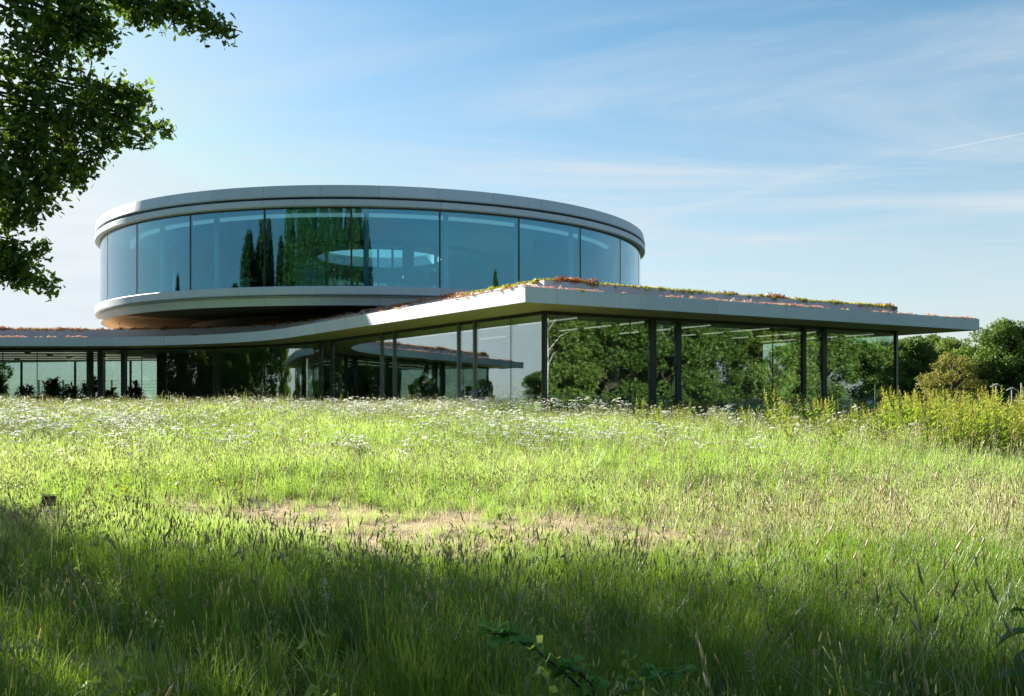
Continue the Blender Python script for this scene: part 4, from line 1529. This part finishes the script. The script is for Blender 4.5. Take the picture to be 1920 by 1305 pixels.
def noise2(x, y, s, k=0.0):
    return (np.sin(x * s + 1.7 + k) * np.sin(y * s * 1.3 + .4 + k) + .6 * np.sin(x * s * 2.3 + y * s * 1.7 + k * 2)) / 1.6


# foreground, in the oak's shade
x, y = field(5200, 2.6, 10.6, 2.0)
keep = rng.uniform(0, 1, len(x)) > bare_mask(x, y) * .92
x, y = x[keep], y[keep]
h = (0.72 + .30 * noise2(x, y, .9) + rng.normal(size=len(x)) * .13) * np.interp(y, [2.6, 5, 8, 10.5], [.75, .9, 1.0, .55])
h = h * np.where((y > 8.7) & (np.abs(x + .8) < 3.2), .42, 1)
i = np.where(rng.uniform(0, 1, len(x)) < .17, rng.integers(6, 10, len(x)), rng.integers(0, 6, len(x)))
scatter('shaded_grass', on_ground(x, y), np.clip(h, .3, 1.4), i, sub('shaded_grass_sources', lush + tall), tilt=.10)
# around the mown strip
x, y = field(5200, 9.6, 16.0, 3.0)
bm_ = np.maximum(bare_mask(x, y), (np.hypot(x + 5.8, (y - 12.1) * .6) < .5) * 1.05)
keep = rng.uniform(0, 1, len(x)) > bm_ * .95
x, y = x[keep], y[keep]
ed = bare_mask(x, y - .5) + bare_mask(x, y + .55)
i = np.where(rng.uniform(0, 1, len(x)) < .15 + .35 * np.clip(ed, 0, 1), rng.integers(6, 10, len(x)), rng.integers(0, 6, len(x)))
sc_ = np.clip(.62 + .2 * noise2(x, y, .8) + rng.normal(size=len(x)) * .12, .28, 1.2) * (1 - .45 * np.clip(ed, 0, 1))
scatter('strip_edge_grass', on_ground(x, y), sc_, i, sub('strip_sources', mead + foxt), tilt=.10)
x, y = field(5000, 8.8, 16.5, 2.0)
keep = (bare_mask(x, y) > .08) & (rng.uniform(0, 1, len(x)) < .85)
x, y = x[keep], y[keep]
scatter('mown_stubble', on_ground(x, y), rng.uniform(.35, 1.1, len(x)), rng.integers(0, 4, len(x)), sub('stubble_sources', dry), tilt=.25)
# the sunny meadow up to the building
x, y = field(19000, 15.0, 34, 4.0)
k_ = outside_building(x, y)
x, y = x[k_], y[k_]
sc_ = np.clip(.85 + .28 * noise2(x, y, .45) + rng.normal(size=len(x)) * .18, .35, 1.6)
sc_ = sc_ * np.where((x > -.8) & (y > 24.5), .6, 1)
i = rng.integers(0, 6, len(x))
scatter('meadow_grass', on_ground(x, y), sc_, i, sub('meadow_sources', mead), tilt=.12)
x, y = field(13000, 33, 52, 4.0)
k_ = outside_building(x, y) & ((x < 1) | (x > 8))
x, y = x[k_], y[k_]
scatter('far_meadow_grass', on_ground(x, y), np.clip(1.0 + .3 * noise2(x, y, .4) + rng.normal(size=len(x)) * .2, .4, 1.7), rng.integers(0, 6, len(x)), sub('far_meadow_sources', mead), tilt=.12)
# white flowers
x, y = field(26000, 15.5, 50, 3.0)
dens = np.clip(.48 + .70 * noise2(x, y, .33, 1.1) + .25 * noise2(x, y, 1.1, .3), 0, 1)
dens *= np.interp(y, [15.5, 17.5, 20, 29, 33, 50], [.12, .65, 1, .75, .22, .16]) * np.interp(x / y, [-.55, -.05, .12, .4], [1, .85, .34, .07])
k_ = outside_building(x, y) & (rng.uniform(0, 1, len(x)) < dens) & ((y < 33) | (x < 0))
x, y = x[k_], y[k_]
scatter('white_wildflowers', on_ground(x, y), rng.uniform(.75, 1.35, len(x)), rng.integers(0, 7, len(x)), sub('flower_sources', flow), tilt=.15)
# rank stalks along the crest of the meadow
x, y = field(2600, 22, 33, 2.0)
k_ = outside_building(x, y) & (noise2(x, y, .5, 4) > -.1)
x, y = x[k_], y[k_]
crest = [source('crest_tuft', tuft('crest_tuft', 10, .15, .5, .010, .4, M['grass'], g, 9, M['seed'], (.09, .008))) for _ in range(3)]
scatter('crest_stalks', on_ground(x, y), rng.uniform(.5, .98, len(x)) * np.where((x > -.5) & (y > 25), .55, 1), rng.integers(0, 3, len(x)), sub('crest_sources', crest), tilt=.12)
# last year's dead stems, bleached, among the green
x, y = field(900, 3.2, 20, 1.0)
x2, y2 = rng.uniform(1.5, 8.5, 420), rng.uniform(8.8, 12.4, 420)
x, y = np.concatenate([x, x2]), np.concatenate([y, y2])
dead = [source('dead_tuft', tuft('dead_tuft', 7, .16, .42, .004, .9, M['straw'], g, 3, M['straw'], (.09, .006))) for _ in range(3)]
scatter('dead_stems', on_ground(x, y), rng.uniform(.6, 1.3, len(x)), rng.integers(0, 3, len(x)), sub('dead_sources', dead), tilt=.3)
# coloured flowers near the glass, leafy herbs all over
x1, y1 = rng.uniform(-1.6, .8, 60), rng.uniform(27.6, 29.2, 60)
x2, y2 = rng.uniform(3.6, 6.6, 60), rng.uniform(28.3, 31.0, 60)
xx, yy = np.concatenate([x1, x2]), np.concatenate([y1, y2])
k_ = outside_building(xx, yy)
scatter('coloured_wildflowers', on_ground(xx, yy)[k_], rng.uniform(.7, 1.2, len(xx))[k_], np.array([0] * 60 + [1] * 60)[k_], sub('colour_sources', yel), tilt=.15)
x, y = field(3200, 3, 32, 1)
k_ = outside_building(x, y) & (rng.uniform(0, 1, len(x)) < .5 + .5 * noise2(x, y, .6, 2.2)) & (bare_mask(x, y) < .3)
scatter('leafy_herbs', on_ground(x[k_], y[k_]), rng.uniform(.6, 1.3, k_.sum()), rng.integers(0, 4, k_.sum()), sub('herb_sources', herbs), tilt=.2)


# ------------------------------------------------------------------ sedum on the roofs
def sedum_src(name, mat, n, g, hgt=.10):
    V, T, tt = [], [], []
    for i in range(n):
        a, q = g.uniform(0, 6.28), .11 * math.sqrt(g.uniform(0, 1))
        p = np.array([q * math.cos(a), q * math.sin(a), g.uniform(0, hgt) * (1 - q / .2)])
        d1, d2 = g.normal(size=3) * .024, g.normal(size=3) * .024
        o = len(V)
        V += [p, p + d1, p + d2]
        T.append((o, o + 1, o + 2))
        tt.append(g.uniform(0, 1))
    return source(name, np_mesh(name, np.array(V), [np.array(T)], [mat], None, tt))


sed = [sedum_src('sedum_tuft', M[m], 110, g, hh) for m, hh in (('sedum_pink', .14), ('sedum_pink', .10), ('sedum_green', .11), ('sedum_green', .08), ('sedum_red', .15))]
sed_c = sub('sedum_sources', sed)
sp, si, ss_ = [], [], []
for s in np.arange(P0.west + 1, P0.lr + 10, .045):
    for off, zz, pk, hi in ((.16, Z_EAVE - .02, 1, 0), (.5, Z_EAVE - .02, 1, 0), (1.1, Z_EAVE - .02, 1, 0), (1.7, Z_EAVE - .02, 1, 0), (2.27, Z_TIER - .05, 0, 1), (2.30, Z_TIER - .05, 0, 1), (2.4, Z_TIER - .05, 0, 1), (2.5, Z_TIER - .05, 0, 1), (2.9, Z_TIER - .05, 0, 1), (3.6, Z_TIER - .05, 0, 1)):
        if off > 1 and g.uniform() < .5:
            continue
        o = off + g.uniform(-.1, .14) if off < 2 else off + g.uniform(-.04, .3)
        ph = Path(o)
        if not hi:
            dens = .30 + .60 * math.sin(s * .9 + 1) * math.sin(s * .37) + .25 * math.sin(s * 3.7) + (.12 if s > 2 else 0)
            if s < -13 and s > -33:
                dens -= .5
        else:
            dens = .9
            if s < -14 and s > -34:
                dens = .25
        if g.uniform() > dens:
            continue
        p, n = ph.at(s)
        sp.append((p.x, p.y, zz))
        if hi:
            pr = math.sin(s * 1.9) + math.sin(s * .8 + .5) + g.normal() * .6
            si.append(4 if pr > 1.5 else (3 if g.uniform() < .5 else 2) if s > -5 else (0 if g.uniform() < .45 else 2 if g.uniform() < .6 else 4))
            ss_.append(g.uniform(.8, 1.45) * (1.3 if pr > 1.8 else 1) * (1.2 if off < 2.6 else 1))
        else:
            si.append(0 if g.uniform() < .6 else 1 if g.uniform() < .8 else 3)
            ss_.append(g.uniform(.5, 1.1))
scatter('sedum_planting', np.array(sp), np.array(ss_), np.array(si), sed_c, tilt=.2)


# ------------------------------------------------------------------ countable plants
def dock_mesh(seed):
    g = np.random.default_rng(seed)
    mb = MB()
    H = g.uniform(.95, 1.15)
    ns = int(g.integers(3, 5))
    stems = []
    for k in range(ns):
        a = 2 * math.pi * k / ns + g.uniform(-.4, .4)
        tip = Vector((math.cos(a) * .16, math.sin(a) * .16, H * g.uniform(.75, 1.05)))
        mid = tip * .5 + Vector((0, 0, .05))
        mb.tube([(0, 0, -.03), mid, tip], [.008, .006, .002], 5, cap=False)
        stems.append((mid, tip))
    stem = mb.mesh('stems', M['stem'])
    V, Q, tq = [], [], []
    for (mid, tip) in stems:
        nl_ = 26
        for i in range(nl_):
            t = i / nl_
            p = (Vector((0, 0, 0)).lerp(mid, t * 2) if t < .5 else mid.lerp(tip, t * 2 - 1))
            az = i * 2.4 + g.uniform(-.4, .4)
            L = (.25 - .17 * t) * g.uniform(.7, 1.2)
            d = Vector((math.cos(az), math.sin(az), .75))
            sd_ = Vector((-math.sin(az), math.cos(az), 0)) * L * .17
            o = len(V)
            V += [p, p + d * L * .5 + sd_, p + d * L * .95 - Vector((0, 0, L * .2)), p + d * L * .5 - sd_]
            Q.append((o, o + 1, o + 2, o + 3))
            tq.append(g.uniform(0, 1))
    lf = np_mesh('leaves', np.array([tuple(v) for v in V]), [np.array(Q)], M['dock'], None, tq)
    pts = []
    for (mid, tip) in stems:
        for i in range(60 if seed % 5 in (0, 3) else 26):
            t = g.uniform(.55, 1.05)
            p = mid.lerp(tip, t)
            w = .045 * (1.15 - t)
            pts.append((p.x + g.normal() * w, p.y + g.normal() * w, p.z + g.uniform(0, .05)))
    pts = np.array(pts)
    sd_m = leaves('seed_heads', pts, g.uniform(.016, .034, len(pts)), M['dock_seed'], 'rhomb', up=0)
    return stem, lf, sd_m


docks = [dock_mesh(s) for s in range(5)]


def dock(x, y, s, label, group, k):
    t = thing('dock_plant', label, 'plant', (x, y, float(ground_h(x, y))), random.uniform(0, 6.28), group)
    t.scale = (s * .8, s * .8, s)
    for nm, me in zip(('stems', 'leaves', 'seed_heads'), docks[k % 5]):
        o = link(bpy.data.objects.new(nm, me), t)
        if nm == 'seed_heads':
            o['kind'] = 'stuff'


spot = [(1443, 22.6, 1.0, 'tall yellow green dock in front of the casing right of the long pane'), (1468, 22.0, 1.03, 'slim dock standing second in the clump at the right glazing'),
        (1494, 22.8, .95, 'rusty tipped dock leaning by the double dark casings'), (1545, 21.6, 1.06, 'bushy dock with rust red tip in front of the narrow door pane'),
        (1520, 22.4, .9, 'single rusty dock spike between two leafy docks'), (1200, 23.2, .80, 'bright green leafy dock below the birch reflection pane'), (1234, 24.0, .74, 'leafy green dock with pink tip left of the first casing')]
for i, (px, d, s, lab) in enumerate(spot):
    dock((px - 960) / F * d, d, s, lab, 'dock plants in the meadow', i)
for i, (px, d, s) in enumerate(((1452, 21.8, .85), (1476, 23.0, .9), (1556, 22.4, .95), (1534, 21.0, .9), (1462, 21.2, .7), (1608, 22.6, .8), (1628, 21.5, .78), (1655, 22.0, .85), (1585, 20.6, .66), (1500, 21.2, .62))):
    dock((px - 960) / F * d, d, s, 'leafy yellow green dock in the clumps before the right hand glazing', 'dock plants before the right hand glazing', i + 2)
dg = np.random.default_rng(5)
for i in range(26):
    px, d = dg.uniform(1170, 1440), dg.uniform(20.5, 25)
    dock((px - 960) / F * d, d, dg.uniform(.42, .78), 'young leafy dock scattered in the flowers below the long right pane', 'young docks below the long right pane', (1, 2, 4)[i % 3])
for i in range(215):
    px = 1440 + 540 * dg.uniform() ** .5
    d = 17.5 + 8.5 * dg.uniform() ** 1.2
    if px < 1650 and dg.uniform() < .5:
        continue
    x = (px - 960) / F * d
    if not outside_building(np.array([x]), np.array([d]))[0]:
        continue
    dock(x, d, dg.uniform(.55, 1.15) * (1 if px > 1650 else .85), 'yellow green dock with rusty seed spikes in the right hand thicket', 'dock plants of the right hand thicket', i)

# bramble arching through the foreground
br = thing('bramble', 'bramble cane with dark toothed leaves arching across the bottom edge', 'plant', (0.62, 4.35, -1.5))
b0 = Vector(br.location)
can = MB()
canes = [[at(1130, 1330, 4.4), at(1060, 1262, 4.35), at(1000, 1215, 4.3), at(950, 1190, 4.3), at(915, 1188, 4.3)],
         [at(1120, 1330, 4.4), at(1110, 1285, 4.3), at(1085, 1262, 4.3), at(1060, 1250, 4.25)],
         [at(1130, 1330, 4.4), at(1180, 1285, 4.5), at(1240, 1262, 4.5), at(1290, 1262, 4.6)]]
lv = []
for c in canes:
    c = [p - b0 for p in c]
    can.tube(c, [.008] + [.006] * (len(c) - 2) + [.002], 6)
    for a_, b_ in zip(c[:-1], c[1:]):
        for t in (.1, .4, .7, .95):
            lv.append(a_.lerp(b_, t))
can.build('cane', M['cane'], br)


def bramble_leaf(L):
    mb = MB()
    n = 9
    left_, right_, rib = [], [], []
    for i in range(n + 1):
        t = i / n
        w = L * .36 * math.sin(math.pi * min(1, t * 1.02)) ** .8 * (1 + .16 * (i % 2)) * (1.15 - .4 * t)
        z = L * (.10 * math.sin(t * 3) - .18 * t * t)
        rib.append((0, t * L, z - .02 * L))
        left_.append((-w, t * L, z + w * .25))
        right_.append((w, t * L, z + w * .25))
    V = left_ + rib + right_
    k = n + 1
    fs = [(i, i + k, i + k + 1, i + 1) for i in range(n)] + [(i + k, i + 2 * k, i + 2 * k + 1, i + k + 1) for i in range(n)]
    mb.add(V, fs, False)
    return mb.mesh('leaf', M['bramble'])


bl_ = bramble_leaf(.085)
for i, p in enumerate(lv):
    for k in range(3):
        o = link(bpy.data.objects.new('leaf', bl_), br)
        o.location = p + Vector((random.uniform(-.03, .03), random.uniform(-.03, .03), random.uniform(-.01, .03)))
        o.rotation_euler = (random.uniform(-.5, .4), random.uniform(-.4, .4), i * 2.1 + (k - 1) * 1.2)
        o.scale = (random.uniform(.6, 1.05),) * 3

# large-leaved plant cut by the right edge
bd = thing('burdock', 'large leaved burdock cut by the right picture edge', 'plant', (2.72, 5.0, float(ground_h(2.72, 5.0))))
bl2 = bramble_leaf(.34)
bl2.materials.clear()
bl2.materials.append(M['lush'])
for (px, py, d, rz, rx) in ((1945, 1185, 5.0, 1.2, -.3), (1950, 1215, 4.9, 1.7, -.9), (1945, 1275, 4.8, 1.5, .1), (1960, 1165, 5.1, .4, .2), (1985, 1240, 4.9, 3.6, .2), (1970, 1285, 5.0, 4.8, .1)):
    o = link(bpy.data.objects.new('leaf', bl2), bd)
    o.location = at(px, py, d) - Vector(bd.location)
    o.rotation_euler = (rx, 0.1, rz)
    o.scale = (.62, .62, .62)
sm = MB()
for q in (.0, .1, .2):
    sm.tube([(0, 0, -.05), (.03 - q, 0, .25), (-.05 + q, -.03, .48)], [.012, .01, .006], 6)
sm.build('stems', M['stem'], bd)


# pale plumes
def plume(label, px, py, d, h=.55):
    top = at(px, py, d)
    gz = float(ground_h(top.x, top.y))
    t = thing('pale_grass_plume', label, 'grass stalk', (top.x, top.y, gz))
    H = top.z - gz
    MB().tube([(0, 0, -.02), (.01, 0, H * .6), (0.02, 0, H * .9)], [.003, .0025, .0015], 5).build('stalk', M['straw'], t)
    pts = np.stack([rng.normal(size=120) * .018 + .02, rng.normal(size=120) * .018, H * .8 + rng.uniform(-.02, .16, 120)], -1)
    pts[:, :2] *= (1.25 - (pts[:, 2:3] - H * .78) / .2)
    tag_ = link(bpy.data.objects.new('seed_head', leaves('seed_head', pts, rng.uniform(.008, .02, 120), M['petal'] if 'white' in label else M['straw'], 'rhomb', up=0)), t)
    tag_['kind'] = 'stuff'


plume('white feathery grass plume standing alone in the shade left of centre', 606, 1115, 6.4)
plume('straw coloured grass plume bending above the bramble', 1095, 1165, 5.2)
plume('pale grass plume at the lower right of centre', 1402, 1262, 4.9)
plume('short straw plume just left of the lower right seed heads', 1420, 1130, 6.0)

# ------------------------------------------------------------------ small things
# ground spotlight on the mown strip's left end
fl = thing('ground_spotlight', 'black square ground spotlight at the shadow edge on the left', 'spotlight', (at(94, 940, 12.6).x, 12.6, float(ground_h(-5.83, 12.6))), .25)
hb = MB()
hz = .10
hb.add([(-.08, -.06, hz), (.08, -.06, hz), (.085, -.07, hz + .13), (-.085, -.07, hz + .13), (-.065, .06, hz + .01), (.065, .06, hz + .01), (.07, .06, hz + .11), (-.07, .06, hz + .11)],
       [(0, 1, 2, 3), (5, 4, 7, 6), (1, 5, 6, 2), (4, 0, 3, 7), (3, 2, 6, 7), (4, 5, 1, 0)])
hb.build('housing', M['black'], fl)
MB().box((0, -.005, hz + .137), (.19, .16, .012), mat=Matrix.Rotation(-.1, 3, 'X')).build('visor', M['steel'], fl)
MB().box((-.095, 0, hz), (.008, .03, .14)).box((.095, 0, hz), (.008, .03, .14)).box((0, 0, hz - .07), (.198, .03, .008)).build('bracket', M['black'], fl)
MB().tube([(0, 0, -.1), (0, 0, hz - .06)], .012, 8).build('stake', M['steel'], fl)


# roof access hoops on the right ledge
p, n = Path(.9).at(8.6)
hp = thing('roof_hoop', 'pair of bent pale metal hoops on the right hand roof ledge', 'roof fitting', (p.x, p.y, Z_EAVE - .02), math.atan2(u2.y, u2.x))
for dx in (-.42, .42):
    MB().tube([(dx, 0, 0), (dx, 0, .10), (dx + .05, .02, .16), (dx + .28, .12, .26)], .035, 8).build('hoop', M['white'], hp)
MB().tube([(-.14, .12, .25), (.70, .12, .25)], .015, 6).build('cross_rail', M['steel'], hp)


# park lamps far right
def lamp(px, d, py, label, twin=True):
    x = (px - 960) / F * d
    H = (759 - py) / F * d - Zg
    t = thing('park_lamp', label, 'street lamp', (x, d, Zg), 0, 'lamp posts by the wood')
    MB().tube([(0, 0, 0), (0, 0, H)], [.06, .04], 10).build('post', M['steel'], t)
    if twin:
        for s in (-1, 1):
            MB().box((s * .22, 0, H - .02), (.46, .2, .05), mat=Matrix.Rotation(s * .45, 3, 'Y')).build('lamp_head', M['steel'], t)


lamp(1868, 74, 722, 'twin headed grey lamp post left of the pair at the right edge')
lamp(1897, 80, 729, 'shorter twin headed lamp post between the two other lamps')
lamp(1915, 70, 718, 'plain pale post at the right edge of the wood', False)
lamp(1641, 78, 722, 'grey lamp post seen through the last right hand pane', False)

# wire fence behind the left wing
fe = thing('wire_fence', 'grey post and wire fence seen through the left wing', 'fence', (-31, 78, Zg))
for k in range(9):
    MB().box((k * 1.9 - 6, 0, 1.2), (.12, .08, 2.4)).build('post', M['steel'], fe)
for k in range(9):
    MB().tube([(-6.3, 0, .25 + k * .26), (9.5, 0, .25 + k * .26)], .012, 5).build('wire', M['steel'], fe)


# indoor plants behind the left glass
def indoor_plant(loc, h, label, seed):
    g = np.random.default_rng(seed)
    t = thing('potted_plant', label, 'potted plant', loc)
    MB().lathe([(0, 0), (.22, 0), (.28, .5), (.25, .5), (.23, .44), (0, .44)], 16).build('pot', M['pot'], t)
    st = MB()
    V, Q, tq = [], [], []
    for k in range(4):
        a = k * 1.7
        tip = Vector((math.cos(a) * .25, math.sin(a) * .25, h * g.uniform(.6, .95)))
        st.tube([(0, 0, .44), tip * .6, tip], [.03, .022, .015], 6)
        for j in range(60):
            az, el = g.uniform(0, 6.28), g.uniform(-.5, 1.2)
            d = Vector((math.cos(az) * math.cos(el), math.sin(az) * math.cos(el), math.sin(el)))
            L = g.uniform(.4, .75)
            sd_ = Vector((-math.sin(az), math.cos(az), 0)) * .055
            o = len(V)
            q = tip - Vector((0, 0, g.uniform(0, h * .35)))
            V += [q, q + d * L * .5 + sd_, q + d * L - Vector((0, 0, L * .25)), q + d * L * .5 - sd_]
            Q.append((o, o + 1, o + 2, o + 3))
            tq.append(g.uniform(0, 1))
    st.build('stems', M['bark'], t)
    link(bpy.data.objects.new('fronds', np_mesh('fronds', np.array([tuple(v) for v in V]), [np.array(Q)], M['indoor'], None, tq)), t)


for i, (x, y, h, lab) in enumerate(((-29.6, 57.4, 2.0, 'dark indoor palm cut by the left picture edge'), (-26.6, 57.6, 1.9, 'bushy indoor plant in front of the low cabinets at far left'), (-24.5, 57.9, 1.75, 'bushy indoor plant beside the paired desks'), (-28.6, 58.6, 1.7, 'spiky indoor palm at the far left edge'), (-27.4, 59.6, 2.15, 'tallest spiky indoor palm on the far left'), (-26.0, 58.8, 1.6, 'low leafy indoor plant between the two palms'),
                                    (-25.0, 59.4, 2.1, 'spiky indoor palm right of the tallest one'), (-23.9, 59.0, 1.45, 'round indoor plant right of the palms'), (-22.0, 58.2, 1.7, 'indoor plant right of the thick left casing'))):
    indoor_plant((x, y, Z_FLOOR + .005), h, lab, i + 40)


# low cabinets behind the left wing's glass
for k, (x, lab) in enumerate(((-28.4, 'dark low cabinet at the far left behind the palms'), (-25.9, 'dark low cabinet behind the paired desks'), (-23.4, 'dark low cabinet beside the thick left casing'))):
    t = thing('low_cabinet', lab, 'cabinet', (x, 60.6, Z_FLOOR + .005), 0, 'low cabinets in the left wing')
    MB().box((0, 0, .46), (2.2, .5, .88)).box((0, .02, .01), (2.1, .44, .02)).build('carcass', M['core'], t)
    for q in range(4):
        d = MB().box((-.825 + .55 * q, -.262, .46), (.53, .02, .82)).build('door', M['black'], t)
        MB().box((-.60 + .55 * q, -.28, .60), (.012, .016, .14)).build('handle', M['steel'], d)
